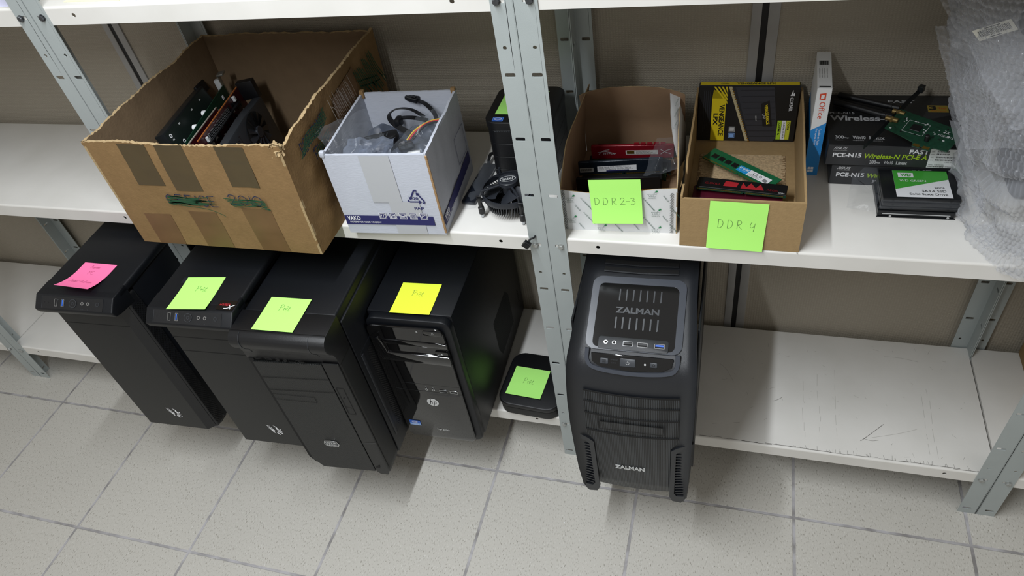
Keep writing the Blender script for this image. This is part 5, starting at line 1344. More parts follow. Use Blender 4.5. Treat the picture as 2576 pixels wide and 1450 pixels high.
dimm('dark red memory stick with castle-shaped fins at the back of the white tool box', (0.045, 0.164, ZM+0.0375), R('Z', 4) @ R('X', 99), pcb=M_pcbg, spread=MATS['red_spreader'], fn=f_red_kit, group=G2)
dimm('green memory stick lying behind the other sticks in the white tool box', (0.056, 0.172, ZM+0.0360), R('Z', 2) @ R('X', 97), pcb=M_pcbg, group=G2)
def f_lab(r):
    b = MB(); rd = random.Random(9)
    for i in range(8): b.box(0.006+i*0.0155, 0.016+i*0.0155, 0.010, 0.020, 0.0013, 0.0025, M_kblack, 0.0003, 1)
    b.build('memory_chip', r) if False else b.build('chips', r)
def f_lab2(r):
    b = MB(); b.rect(0.030, 0.010, 0.092, 0.022, M_white, None, 0.0037); b.rect(0.044, 0.010, 0.080, 0.0125, M_navy, None, 0.0038)
    for i in range(3): b.text('8GB 2Rx8 PC3 10600U 09-10', 0.033, 0.0135+i*0.0026, 0.086-i*0.003, 0.0152+i*0.0026, M_void, None, 0.0038)
    b.rect(0.002, 0.010, 0.024, 0.020, mat('label_grey', '9A9894', 0.5), None, 0.0037)
    for i in range(12): b.rect(0.004+i*0.0015, 0.013, 0.0048+i*0.0015, 0.018, M_void, None, 0.0038)
    b.build('label_print', r)
M_dsp = mat('dark_spreader', '17202B', 0.35, 0.3, bump=0.4, bscale=300)
dimm('dark memory stick with a white label at the front of the white tool box', (0.032, 0.118, ZM+0.0375), R('Z', 8) @ R('X', 101), pcb=M_pcbg, spread=M_dsp, fn=f_lab2, group=G2)
dimm('bare green memory stick behind the white-labelled one in the white tool box', (0.036, 0.133, ZM+0.0100), R('Z', 7) @ R('X', 98), pcb=M_pcbg, fn=f_lab, group=G2)
dimm('dark memory stick between the red and the bare green ones in the white tool box', (0.042, 0.147, ZM+0.0160), R('Z', 5) @ R('X', 98), pcb=M_pcbg, spread=mat('black_spreader', '0E0F11', 0.5, spec=0.25), group=G2)
dimm('black memory stick lowest at the front of the white tool box', (0.030, 0.103, ZM+0.0160), R('Z', 6) @ R('X', 100), pcb=M_pcbg, spread=MATS['black_spreader'], group=G2)
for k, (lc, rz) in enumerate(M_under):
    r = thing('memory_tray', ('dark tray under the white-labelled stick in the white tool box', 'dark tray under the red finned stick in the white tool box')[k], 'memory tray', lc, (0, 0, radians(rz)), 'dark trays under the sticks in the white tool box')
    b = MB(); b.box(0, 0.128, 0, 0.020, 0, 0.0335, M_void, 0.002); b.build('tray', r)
r = thing('clear_bag', 'small crumpled clear bag at the right of the memory in the white tool box', 'bag', (0.168, 0.118, ZM+0.050)); b = MB()
sheet(b, ((-0.030, -0.030, 0.014), (0.026, -0.028, 0.024), (0.026, 0.028, 0.044), (-0.014, 0.030, 0.040)), M_film, 22, 0.010, 0.008, 31, 60); b.build('plastic_film', r)

# ------------------------------------------------------------------ tan box with the newer memory
r = thing('cardboard_box', 'plain tan cardboard box with a note reading DDR4, holding green and black memory', 'box', (0.2030, 0.0030, ZM), (0, 0, 0), 'open boxes of parts on the middle shelf')
W3, D3, H3 = 0.167, 0.300, 0.088
kw = dict(mo=M_card2, mi_=M_card2, me=M_card2, t=0.0030, rag=0.0002, nz=8)
b = MB(); wall_slab(b, (0, 0), (W3, 0), lambda u: H3, nseg=20, disp=wr(11, 0.0005, 10), seed=1, **kw)
wall_slab(b, (W3, 0), (W3, D3), lambda u: H3+0.004*u, nseg=24, disp=wr(12, 0.0009, 10), seed=2, **kw)
wall_slab(b, (W3, D3), (0, D3), lambda u: H3+0.004, nseg=16, disp=wr(13, 0.0005, 10), seed=3, **kw)
wall_slab(b, (0, D3), (0, 0), lambda u: H3+0.004-(0.030*math.exp(-((u-0.80)/0.06)**2) if u > 0.6 else 0), nseg=60, disp=wr(14, 0.0009, 10), seed=4, **kw)
b.box(0.002, W3-0.002, 0.002, D3-0.002, 0, 0.003, M_card2)
b.build('box_body', r, ang=50)
b = MB(); sheet(b, ((-0.002, 0.088, H3+0.004), (-0.002, 0.030, H3-0.004), (-0.009, 0.034, H3-0.022), (-0.008, 0.080, H3-0.004)), M_card2, 14, 0.002, 0.003, 5, 60)
b.build('torn_flap', r, label='torn bent-out edge flap')
# exposed corrugation on the floor of the box
b = MB(); rd = random.Random(8); M_cor = mat('pale_corrugation', 'B79F7C', 0.8, var=0.3, vscale=300); M_cor2 = mat('brown_glue_line', '7D6546', 0.8)
b.rect(0.012, 0.150, 0.150, 0.235, M_cor2, None, 0.0032)
for i in range(44):
    y = 0.152+i*0.0019; b.box(0.012+rd.uniform(0, .006), 0.150-rd.uniform(0, .008), y, y+0.0011, 0.0030, 0.0030+rd.uniform(.0006, .0016), M_cor)
b.build('bared_corrugation', r, label='patch where the liner is torn off the corrugation')
note('lime note reading DDR4 on the front of the plain tan box', M_green, (0.2440, 0.0022, ZM+0.0870), R('Z', 0) @ R('X', 90) @ R('Z', -1.5), (0.0785, 0.084), 0.004, toks=['D', ' ', 'D', ' ', 'R', ' ', ' ', '4'], tx=(.17, .56, .015, .052))
note('lime note reading DDR2-3 on the front of the white tool box', M_green, (0.0680, 0.0215, ZM+0.1005), R('Z', 1.5) @ R('X', 90) @ R('Z', 2.2), (0.0765, 0.0775), 0.006, toks=['D', ' ', 'D', ' ', 'R', ' ', '2', '-', '3'], tx=(.08, .58, .012, .062))
GT = 'memory sticks and packs in the plain tan box'
# retail pack leaning at the back
r = thing('retail_pack', 'black and yellow VENGEANCE LPX memory pack standing at the back of the tan box', 'package', (0.2070, 0.2895, ZM-0.0005), (radians(-4), 0, 0), GT)
M_pk = mat('matte_black_print', '151414', 0.5); M_yel = mat('yellow_print', 'D9C21A', 0.5); M_dimm = mat('dark_grey_print', '33343A', 0.5); M_gr2 = mat('mid_grey_print', '24252A', 0.5)
b = MB(); b.box(0, 0.158, -0.012, 0, 0.004, 0.1060, M_pk, 0.0008, 1)
b.rect(0.002, -0.0118, 0.156, -0.0004, M_yel, None, 0.1063); b.text('VENGEANCE LPX', 0.060, -0.0095, 0.120, -0.0025, M_pk, None, 0.1066, 0.02); b.text('DDR4', 0.035, -0.0085, 0.048, -0.0040, M_pk, None, 0.1066)
F = FRONT(0, -0.0123, 0)
b.rect(0.022, 0.0045, 0.0445, 0.083, M_yel, F)
for i in range(4): b.flat([(0.0235+i*0.0062, 0.1040), (0.0265+i*0.0062, 0.1040), (0.0465, 0.0910-0.0060*(3-i)+0.004), (0.0465, 0.0870-0.0060*(3-i)+0.004)], M_yel, F, EPS)
for i in range(2): b.flat([(0.022, 0.083), (0.0445, 0.083), (0.0445, 0.090), (0.024, 0.0985)], M_yel, F, 0)
b.text('VENGEANCE', 0, 0, 0.058, 0.0085, M_pk, F @ T(0.0345, 0.0720, 0) @ R('Z', -90), EPS, 0.03)
b.text('LPX', 0, 0, 0.022, 0.0070, M_pk, F @ T(0.0255, 0.0560, 0) @ R('Z', -90), EPS, 0.05)
b.text('CORSAIR', 0, 0, 0.024, 0.0055, M_white, F @ T(0.1440, 0.0850, 0) @ R('Z', -90), EPS, 0.01)
b.flat([(0.144, 0.088), (0.1475, 0.098), (0.1485, 0.088)], M_white, F, EPS); b.flat([(0.147, 0.088), (0.1500, 0.094), (0.151, 0.088)], M_white, F, EPS)
b.flat([(0.058, 0.104), (0.118, 0.104), (0.131, 0.014), (0.124, 0.0050), (0.088, 0.0050)], M_dimm, F, EPS)
b.flat([(0.0475, 0.104), (0.0525, 0.104), (0.085, 0.0050), (0.080, 0.0050)], mat('pale_gold_print', 'B7AB86', 0.5), F, EPS); b.flat([(0.0525, 0.104), (0.058, 0.104), (0.088, 0.0050), (0.085, 0.0050)], M_gr2, F, EPS*1.2)
for i in range(22): b.rect(0.0525+i*0.00150, 0.0985-i*0.0045, 0.0550+i*0.00150, 0.1005-i*0.0045, M_gold, F, EPS*2)
for i in range(9): b.flat([(0.066+i*0.0022, 0.098-i*0.0105), (0.120+i*0.0010, 0.0990-i*0.0105), (0.120+i*0.0010, 0.0975-i*0.0105), (0.066+i*0.0022, 0.0965-i*0.0105)], M_gr2, F, EPS*1.6)
b.flat([(0.1000, 0.0740), (0.1130, 0.0800), (0.1210, 0.0330), (0.1060, 0.0330)], M_pk, F, EPS*2.2)
b.text('VENGEANCE', 0, 0, 0.036, 0.0050, M_yel, F @ T(0.1055, 0.0720, 0) @ R('Z', -80), EPS*3, 0.03); b.text('LPX', 0, 0, 0.010, 0.0035, M_silver, F @ T(0.1035, 0.0560, 0) @ R('Z', -80), EPS*3); b.text('DDR4', 0, 0, 0.0090, 0.0022, M_silver, F @ T(0.0925, 0.0520, 0) @ R('Z', -82), EPS*3)
b.rect(0.1290, 0.0090, 0.1355, 0.0440, mat('lime_label', 'A9D02C', 0.5), F, EPS*3); b.rect(0.1360, 0.0090, 0.1425, 0.0440, M_white, F, EPS*3); b.rect(0.1430, 0.0090, 0.1495, 0.0440, mat('pale_yellow_label', 'C6C83A', 0.5), F, EPS*3)
for x, t_, w_ in ((0.1308, '3200MHz', 0.024), (0.1378, '2x8GB | 16GB', 0.030), (0.1448, 'DDR4', 0.014)): b.text(t_, 0, 0, w_, 0.0032, M_pk, F @ T(x, 0.0410, 0) @ R('Z', -90), EPS*4, 0.02)
for i in range(4): b.rect(0.0085+i*0.0032, 0.020+i*0.006, 0.0092+i*0.0032, 0.097, M_dimm, F, EPS)
for k, (y, m_) in enumerate(((0.0220, M_silver), (0.0100, MATS['pale_blue_print']))): b.rect(0.0520, y, 0.0620, y+0.0095, m_, F, EPS); outline(b, 0.0530, y+0.001, 0.0610, y+0.0085, F, 0.0006, M_gr2, 0.0005, EPS*2)
b.build('carton_sleeve', r)
# green stick
def f_cru(r):
    b = MB()
    for i in range(4): b.box(0.010+i*0.0135, 0.020+i*0.0135, 0.010, 0.0195, 0.0013, 0.0025, M_kblack, 0.0003, 1)
    b.build('chips', r)
    b = MB(); b.rect(0.064, 0.006, 0.084, 0.020, mat('cyan_label', '2191D2', 0.45), None, 0.0028); b.rect(0.084, 0.006, 0.124, 0.0200, M_white, None, 0.0028)
    b.text('crucial', 0.0655, 0.0135, 0.0825, 0.0185, M_white, None, 0.003, 0.02); b.text('by micron', 0.0665, 0.0100, 0.0800, 0.0118, M_white, None, 0.003)
    b.text('CE', 0.0920, 0.0120, 0.1010, 0.0170, M_void, None, 0.003, 0.01); b.ring(0.0018, 0.0025, M_void, T(0.106, 0.0145, 0), 14, 0.003)
    for i in range(3): b.text('CT8G4DFD8213.16FA1', 0.0860, 0.0072+i*0.0018, 0.108-i*0.002, 0.0083+i*0.0018, M_void, None, 0.003)
    rd = random.Random(3)
    for i in range(26): x, y = 0.113+(i % 6)*0.0013, 0.008+(i//6)*0.0016; b.rect(x, y, x+0.0011, y+0.0012, M_void, None, 0.003)
    b.build('label_print', r)
dimm('green memory stick with a blue and white label lying across the tan box floor', (0.2210, 0.2020, ZM+0.0200), R('Z', -38) @ R('X', 4), H_=0.031, pcb=mat('bright_green_board', '14603B', 0.4, var=0.12, vscale=200), fn=f_cru, group=GT)
def f_gsk(r):
    b = MB(); b.prism([(0.040, 0.012), (0.060, 0.012), (0.062, 0.024), (0.042, 0.026)], 0.0033, 0.0037, M_red); b.prism([(0.066, 0.010), (0.100, 0.010), (0.094, 0.026), (0.088, 0.014), (0.080, 0.026), (0.074, 0.014), (0.068, 0.026)], 0.0033, 0.0037, M_red)
    b.text('G.SKILL', 0.012, 0.013, 0.036, 0.0185, MATS['red_spreader'], None, 0.0036, 0.01); b.text('AEGIS', 0.104, 0.010, 0.120, 0.015, MATS['red_spreader'], None, 0.0036); b.text('DDR4', 0.121, 0.0060, 0.130, 0.0090, M_silver, None, 0.0036, 0.02)
    b.build('label_print', r)
dimm('black memory stick with red wing print at the front of the tan box', (0.2175, 0.1030, ZM+0.0300), R('Z', -6.5) @ R('X', -4), H_=0.030, pcb=M_pcbg, spread=MATS['black_spreader'], fn=f_gsk, group=GT)
dimm('dark red memory stick under the black one at the front of the tan box', (0.2130, 0.0880, ZM+0.0190), R('Z', -3) @ R('X', 3), H_=0.032, pcb=M_pcbr, spread=mat('wine_spreader', '4A1020', 0.4), group=GT)

# ------------------------------------------------------------------ software box
r = thing('software_box', 'slim white and blue box with an orange Office logo standing beside the tan box', 'package', (0.3795, 0.1920, ZM), (0, 0, radians(-1.5)))
M_sw = mat('box_white', 'D5D6D6', 0.5); M_sb = mat('box_blue', '1F7FC4', 0.45); M_or = mat('orange_red_print', 'C8401E', 0.5)
b = MB(); b.box(0, 0.0205, 0, 0.112, 0, 0.153, M_sw, 0.0006, 1)
F = FRONT(0, -0.0002, 0)
b.flat([(0.0002, 0.0004), (0.0203, 0.0004), (0.0203, 0.096), (0.0002, 0.083)], M_sb, F, EPS)
b.text('Office', 0, 0, 0.028, 0.0080, M_or, F @ T(0.0065, 0.1310, 0) @ R('Z', -90), EPS, 0.0)
b.flat([(0.005, 0.1355), (0.0135, 0.1340), (0.0135, 0.1460), (0.005, 0.1445)], M_or, F, EPS); b.flat([(0.0070, 0.1370), (0.0115, 0.1370), (0.0115, 0.1430), (0.0070, 0.1430)], M_sw, F, EPS*2)
b.text('Famille et Petite', 0, 0, 0.030, 0.0032, M_white, F @ T(0.0115, 0.0860, 0) @ R('Z', -90), EPS*2); b.text('Entreprise 2013', 0, 0, 0.029, 0.0032, M_white, F @ T(0.0065, 0.0860, 0) @ R('Z', -90), EPS*2)
for (x, y) in ((0.005, 0.006), (0.0095, 0.006), (0.005, 0.0112), (0.0095, 0.0112)): b.rect(x, y, x+0.0038, y+0.0045, M_white, F, EPS*2)
L_ = T(-0.0002, 0, 0) @ R('Z', -90) @ R('X', 90)
b.rect(-0.1118, 0.0004, -0.0004, 0.085, M_sb, L_, EPS)
U_ = T(0, 0, 0.1532)
for i in range(14): b.rect(0.003+i*0.0010, 0.070, 0.0035+i*0.0010+(0.0003 if i % 3 else 0), 0.083, M_void, U_, EPS)
for i in range(4): b.text('X18-31 5549 MADE IN', 0, 0, 0.030, 0.0014, M_void, U_ @ T(0.004+i*0.0035, 0.030, 0) @ R('Z', 90), EPS)
b.rect(0.0025, 0.004, 0.0180, 0.0065, M_void, U_, EPS); b.build('carton_sleeve', r)

# ------------------------------------------------------------------ two shrink-wrapped network card boxes
M_asus = mat('black_card_print', '17181A', 0.45); M_lime = mat('lime_print', 'A4C81E', 0.5); M_lgr = mat('light_grey_print', 'B9BABC', 0.5); M_asf = mat('charcoal_front_print', '2A2B2E', 0.45)
def asus_box(label, loc, rz, top):
    r = thing('network_card_box', label, 'package', loc, (0, 0, radians(rz)), 'shrink-wrapped network card boxes')
    w_, d_, h_ = 0.180, 0.146, 0.0355
    b = MB(); b.box(0, w_, 0, d_, 0, h_, M_asus, 0.0008, 1); F = FRONT(0, -0.0003, 0)
    b.rect(0.0005, 0.0008, w_-0.0005, h_-0.0008, M_asf, F, 0)
    b.text('/ISUS', 0.0080, 0.0285, 0.0270, 0.0330, M_lgr, F, EPS, 0.03, 0.2); b.text('IN SEARCH OF INCREDIBLE', 0.0080, 0.0262, 0.0270, 0.0274, M_lgr, F, EPS)
    b.text('PCE-N15', 0.0085, 0.0150, 0.0480, 0.0225, M_white, F, EPS, 0.03)
    b.text('Wireless-N PCI-E A', 0.0520, 0.0140, 0.1360, 0.0225, M_lime, F, EPS, 0.02, 0.15)
    b.text('FAST', 0.1110, 0.0240, 0.1370, 0.0315, M_white, F, EPS, 0.02)
    b.text('300', 0.0610, 0.0045, 0.0700, 0.0105, M_lgr, F, EPS, 0.03); b.text('Mbps', 0.0705, 0.0045, 0.0755, 0.0085, M_lgr, F, EPS, 0.02); b.text('Win10', 0.0800, 0.0045, 0.0930, 0.0105, M_lgr, F, EPS, 0.03); b.text('Linux', 0.0970, 0.0045, 0.1120, 0.0105, M_lgr, F, EPS, 0.05)
    b.build('carton_sleeve', r)
    if top:
        b = MB(); U_ = T(0, 0, h_+0.0004)
        b.text('FAST', 0.090, 0.1220, 0.1280, 0.1300, M_lgr, U_, 0, 0.02); b.text('PCE-N15', 0.004, 0.0870, 0.0400, 0.0930, M_lgr, U_, 0, 0.01); b.text('Wireless-N', 0.004, 0.0680, 0.0960, 0.0830, M_lgr, U_, 0, 0.03)
        for x, t_, w2 in ((0.010, '300', 0.012), (0.034, 'Win10', 0.018), (0.057, 'Linux', 0.021)): b.text(t_, x, 0.0170, x+w2, 0.0260, M_lgr, U_, 0, 0.03); b.text('Support', x, 0.0120, x+w2*0.85, 0.0145, M_lgr, U_, 0)
        b.text('Mbps', 0.0225, 0.0170, 0.0290, 0.0220, M_lgr, U_, 0)
        b.rect(0.1440, 0.0960, 0.1720, 0.1160, mat('gold_label', 'A08A2E', 0.5), U_, 0); b.text('3', 0.1460, 0.1020, 0.1560, 0.1145, M_pk, U_, EPS, 0.05); b.text('Year', 0.158, 0.105, 0.170, 0.111, MATS['orange_red_print'], U_, EPS); b.text('Warranty', 0.147, 0.0975, 0.169, 0.1010, MATS['orange_red_print'], U_, EPS)
        b.flat([(0.130, 0.070), (0.178, 0.090), (0.178, 0.140), (0.158, 0.140)], mat('grey_swoosh_print', '2E2F31', 0.45), U_, -EPS*0.5)
        b.build('top_print', r)
        b = MB(); b.rect(0.1380, 0.0015, 0.1760, 0.0335, M_white, F, EPS*2); rd = random.Random(4)
        for k, y in enumerate((0.0285, 0.0240, 0.0190, 0.0140)):
            x = 0.1470
            while x < (0.1620 if k < 2 else 0.1720): q = rd.uniform(.0003, .0009); b.rect(x, y, x+q, y+0.0026, M_void, F, EPS*3); x += q+rd.uniform(.0003, .0008)
            b.text('S/N:', 0.1400, y, 0.1440, y+0.0016, M_void, F, EPS*3)
        b.text('Check Number', 0.1600, 0.0108, 0.1740, 0.0122, M_void, F, EPS*3); b.text('MAC: 1C872C0A', 0.140, 0.0060, 0.1600, 0.0076, M_void, F, EPS*3); b.text('www.asus.com', 0.1620, 0.0030, 0.1740, 0.0046, M_void, F, EPS*3)
        x = 0.1400
        while x < 0.1600: q = rd.uniform(.0003, .0007); b.rect(x, 0.0026, x+q, 0.0050, M_void, F, EPS*3); x += q+rd.uniform(.0003, .0006)
        b.build('serial_label', r, label='white serial number label')
    b = MB(); b.box(-0.0012, w_+0.0012, -0.0012, d_+0.0012, -0.0001 if top else 0.0002, h_+0.0012, M_shrink, 0.003, 3)
    sheet(b, ((-0.001, 0.0, 0.002), (-0.007, 0.03, 0.006), (-0.006, d_-0.02, 0.020), (-0.001, d_, h_)), M_shrink, 12, 0.002, 0.002, 3, 50)
    b.build('shrink_wrap', r)
asus_box('lower shrink-wrapped black network card box, mostly hidden under the upper one', (0.4160, 0.1700, ZM), -0.5, False)
asus_box('upper shrink-wrapped black network card box with a white serial label', (0.4055, 0.1680, ZM+0.0372), -0.8, True)

# loose network card with its antennas on top
M_dgold = mat('dull_brass', '75623A', 0.45, 0.7)
zt = ZM+0.0372+0.0372
r = thing('network_card', 'green network card with a steel slot bracket lying on the network card boxes', 'circuit board', (0.470, 0.176, zt+0.004), (0, 0, radians(-30)))
b = MB(); A = T(0.0, 0, 0.012) @ R('X', 8)
b.plate([(0.004, 0.012), (0.028, 0.006), (0.050, 0.0), (0.052, -0.008), (0.062, -0.008), (0.062, -0.004), (0.065, -0.004), (0.065, -0.008), (0.076, -0.008), (0.077, 0.0), (0.096, 0.0), (0.100, 0.048), (0.004, 0.060)], [], 0, 0.0016, M_pcbg, A)
rd = random.Random(12); chips(b, rd, 0.01, 0.014, 0.090, 0.042, 30, 0.0016, [M_kblack, M_silver, M_pcbg]) if False else None
b.box(0.034, 0.048, 0.022, 0.036, 0.0016, 0.0028, M_kblack, 0.0004, 1, A); outline(b, 0.026, 0.016, 0.055, 0.042, A, 0.0005, M_lgr, 0.001, 0.0018)
for _ in range(34):
    x, y = rd.uniform(0.008, 0.085), rd.uniform(0.012, 0.046); b.box(x, x+rd.uniform(.001, .003), y, y+rd.uniform(.001, .002), 0.0016, 0.0024, rd.choice([M_silver, M_kblack, M_lgr]), 0, 1, A)
b.text('3X', 0.076, 0.034, 0.084, 0.040, M_lgr, A, 0.0018); b.text('PCE-N15', 0.072, 0.026, 0.092, 0.030, M_lgr, A, 0.0018); b.build('board', r)
b = MB()
for i in range(10): b.rect(0.0525+i*0.0009, -0.0075, 0.0531+i*0.0009, -0.0020, M_gold, A, 0.0019)
for i in range(10): b.rect(0.0655+i*0.0009, -0.0075, 0.0661+i*0.0009, -0.0020, M_gold, A, 0.0019)
b.build('contacts', r)
b = MB(); b.cyl(0.0032, 0.0016, 0.011, M_kblack, A @ T(0.064, 0.010, 0), 18, 0.0005); b.build('capacitor', r)
b = MB()
b.add([(-0.004, -0.032, 0.006), (0.000, 0.002, 0.016), (0.004, 0.080, 0.028), (0.006, 0.118, 0.030), (0.010, 0.118, 0.025), (0.006, 0.080, 0.018), (0.002, 0.002, 0.006), (-0.003, -0.034, 0.000)], [(0, 1, 6, 7), (1, 2, 5, 6), (2, 3, 4, 5)], M_dgrey)
b.box(0.004, 0.012, 0.110, 0.120, 0.024, 0.034, M_dgrey, 0.0006, 1)
b.build('bracket', r)
for y in (0.030, 0.052):
    b = MB(); Q = T(0.006, y, 0.020) @ R('Y', -90); b.cyl(0.0036, -0.008, 0.010, M_dgold, Q, 14, 0.0004); b.cyl(0.0048, -0.001, 0.002, M_dgold, Q, 6); b.build('antenna_socket', r)
GA = 'loose black antennas'
for k, (p0, p1, lb) in enumerate((((0.424, 0.303), (0.510, 0.262), 'black rod antenna on the network card boxes, the rear one of the pair'), ((0.416, 0.281), (0.498, 0.236), 'black rod antenna on the network card boxes, the front one of the pair'))):
    r = thing('antenna', lb, 'antenna', (p0[0], p0[1], zt+0.005), (0, 0, math.atan2(p1[1]-p0[1], p1[0]-p0[0])), GA); l_ = sqrt((p1[0]-p0[0])**2+(p1[1]-p0[1])**2)
    b = MB(); b.lathe([(0, 0), (0.0040, 0.001), (0.0048, 0.004), (0.0050, l_*0.82), (0.0050, l_*0.82)], 20, M_kblack, R('Y', 90), cap=False); b.build('rod', r)
    b = MB(); b.cyl(0.0042, l_*0.82, l_*0.88, M_kblack, R('Y', 90), 18); b.cyl(0.0046, l_*0.88, l_, M_kblack, R('Y', 90), 18, 0.0008); b.cyl(0.0030, l_, l_+0.004, M_gold, R('Y', 90), 14); b.build('screw_joint', r)

# ------------------------------------------------------------------ solid state drives
GS = 'small drives stacked in front of the network card boxes'
M_ssd = mat('drive_case_black', '16181B', 0.33, 0.2, bump=0.15, bscale=1500)
def ssd(label, loc, rz, top=False):
    r = thing('solid_state_drive', label, 'drive', loc, (0, 0, radians(rz)), GS)
    b = MB(); b.box(0, 0.100, 0, 0.070, 0, 0.0068, M_ssd, 0.0012, 2)
    for x in (0.014, 0.088):
        b.ring(0.0, 0.0016, M_void, FRONT(x, -0.0002, 0.0030), 12); b.ring(0.0016, 0.0020, M_dgrey, FRONT(x, -0.0002, 0.0030), 12, EPS)
    b.build('case_body', r)
    if top:
        b = MB(); U_ = T(0, 0, 0.0070); X0, X1, Y0, Y1 = 0.018, 0.090, 0.003, 0.067
        b.rect(X0, Y0, X1, Y1, M_white, U_, EPS); b.flat([(X0, Y1), (X1, Y1), (X1, 0.047), (X0, 0.021)], mat('label_green', '3FA035', 0.5), U_, EPS*2)
        b.rect(0.0245, 0.050, 0.0450, 0.0610, M_white, U_, EPS*3); b.text('WD', 0.0275, 0.0520, 0.0420, 0.0590, MATS['label_green'], U_, EPS*4, 0.04)
        b.text('WD GREEN', 0.0255, 0.0395, 0.0600, 0.0440, M_white, U_, EPS*3, 0.0); b.text('240GB', 0.0690, 0.0240, 0.0820, 0.0275, M_void, U_, EPS*3)
        b.text('SATA SSD', 0.0520, 0.0155, 0.0830, 0.0205, M_void, U_, EPS*3, 0.005); b.text('Solid State Drive', 0.0350, 0.0080, 0.0840, 0.0125, M_void, U_, EPS*3)
        b.build('label', r, label='green and white printed label')
    return r
# mounting frame lowest, then drives
r = thing('drive_bracket', 'black drive mounting bracket with bright screws under the stacked drives', 'bracket', (0.4790, 0.0940, ZM), (0, 0, radians(0.5)), GS)
b = MB(); b.box(0, 0.101, 0.0, 0.072, 0.0, 0.0102, M_ssd, 0.0010, 1); b.box(-0.001, 0.102, -0.0022, 0.0, 0.0, 0.0016, M_ssd, 0.0005, 1); b.box(0.006, 0.095, -0.0006, 0.0, 0.0052, 0.0060, M_silver); b.build('plate', r)
for x in (0.017, 0.092):
    b = MB(); b.lathe([(0.0, 0.0012), (0.0018, 0.001), (0.0020, 0)], 14, M_chrome, FRONT(x, -0.0012, 0.0030), cap=False); b.build('screw', r)
ssd('lowest black drive of the stack in front of the network card boxes', (0.4815, 0.0960, ZM+0.0105), 0.4)
ssd('middle black drive of the stack, directly under the one with the green label', (0.4825, 0.0950, ZM+0.0180), 1.0)
tz = ZM+0.0270
ssd('topmost drive of the stack with a green and white WD GREEN label', (0.4815, 0.0945, tz), 0.6, True)
r = thing('plastic_sleeve', 'clear crinkled plastic sleeve around the topmost drive', 'plastic wrap', (0.4815, 0.0945, tz))
b = MB(); b.box(-0.003, 0.104, -0.004, 0.074, -0.0004, 0.0084, M_shrink, 0.003, 3)
sheet(b, ((-0.006, -0.014, -0.002), (0.106, -0.010, -0.002), (0.104, -0.003, 0.006), (-0.003, -0.003, 0.006)), M_film, 40, 0.001, 0.003, 2, 90)
sheet(b, ((-0.046, -0.004, -0.012), (-0.012, -0.016, -0.006), (-0.003, 0.004, 0.006), (-0.036, 0.060, 0.000)), M_film, 26, 0.003, 0.004, 9, 60)
sheet(b, ((-0.036, 0.060, 0.0), (-0.003, 0.004, 0.006), (-0.002, 0.072, 0.007), (-0.020, 0.074, 0.004)), M_film, 16, 0.001, 0.003, 10, 60)
b.build('film', r)

# ------------------------------------------------------------------ bubble wrap
def bubble_material():
    m = bpy.data.materials.new('bubble_wrap_film'); m.use_nodes = True
    nt = m.node_tree; n = nt.nodes; L = nt.links
    p = n['Principled BSDF']; p.inputs['Base Color'].default_value = (*hexc('C4C7CD'), 1); p.inputs['Roughness'].default_value = 0.08; p.inputs['Specular IOR Level'].default_value = 1.0
    tr = n.new('ShaderNodeBsdfTransparent'); lw = n.new('ShaderNodeLayerWeight'); lw.inputs[0].default_value = 0.35
    tc = n.new('ShaderNodeTexCoord'); ns = n.new('ShaderNodeTexNoise'); ns.inputs['Scale'].default_value = 190; ns.inputs['Detail'].default_value = 4; ns.inputs['Distortion'].default_value = 2.0
    L.new(tc.outputs['Object'], ns.inputs['Vector']); bp = n.new('ShaderNodeBump'); bp.inputs['Strength'].default_value = 0.5; bp.inputs['Distance'].default_value = 0.0016
    L.new(ns.outputs[0], bp.inputs['Height']); L.new(bp.outputs[0], p.inputs['Normal'])
    mr = n.new('ShaderNodeMapRange'); mr.inputs[3].default_value = 0.20; mr.inputs[4].default_value = 0.85; L.new(lw.outputs['Facing'], mr.inputs[0])
    mx = n.new('ShaderNodeMixShader'); L.new(mr.outputs[0], mx.inputs[0]); L.new(tr.outputs[0], mx.inputs[1]); L.new(p.outputs[0], mx.inputs[2]); L.new(mx.outputs[0], n['Material Output'].inputs[0])
    return m
M_bub = bubble_material()
def bub(u, v, s=0.0105, r=0.0048, h=0.0034):
    row = round(v/(s*0.866)); vv = v-row*s*0.866; uu = u-(0.5*s if row % 2 else 0); uu -= round(uu/s)*s
    d = (uu*uu+vv*vv)/(r*r)
    return h*sqrt(1-d) if d < 1 else 0.0
def smooth(t): t = max(0, min(1, t)); return t*t*(3-2*t)
r = thing('bubble_wrap', 'big crumpled bundle of clear bubble wrap with a barcode label, right on the shelf', 'bubble wrap', (0.66, 0.13, ZM))
Wi = Vector((0.66, 0.13, ZM))
b = MB(); vs = []; fs = []; NU, NV = 560, 270; PER = 0.80
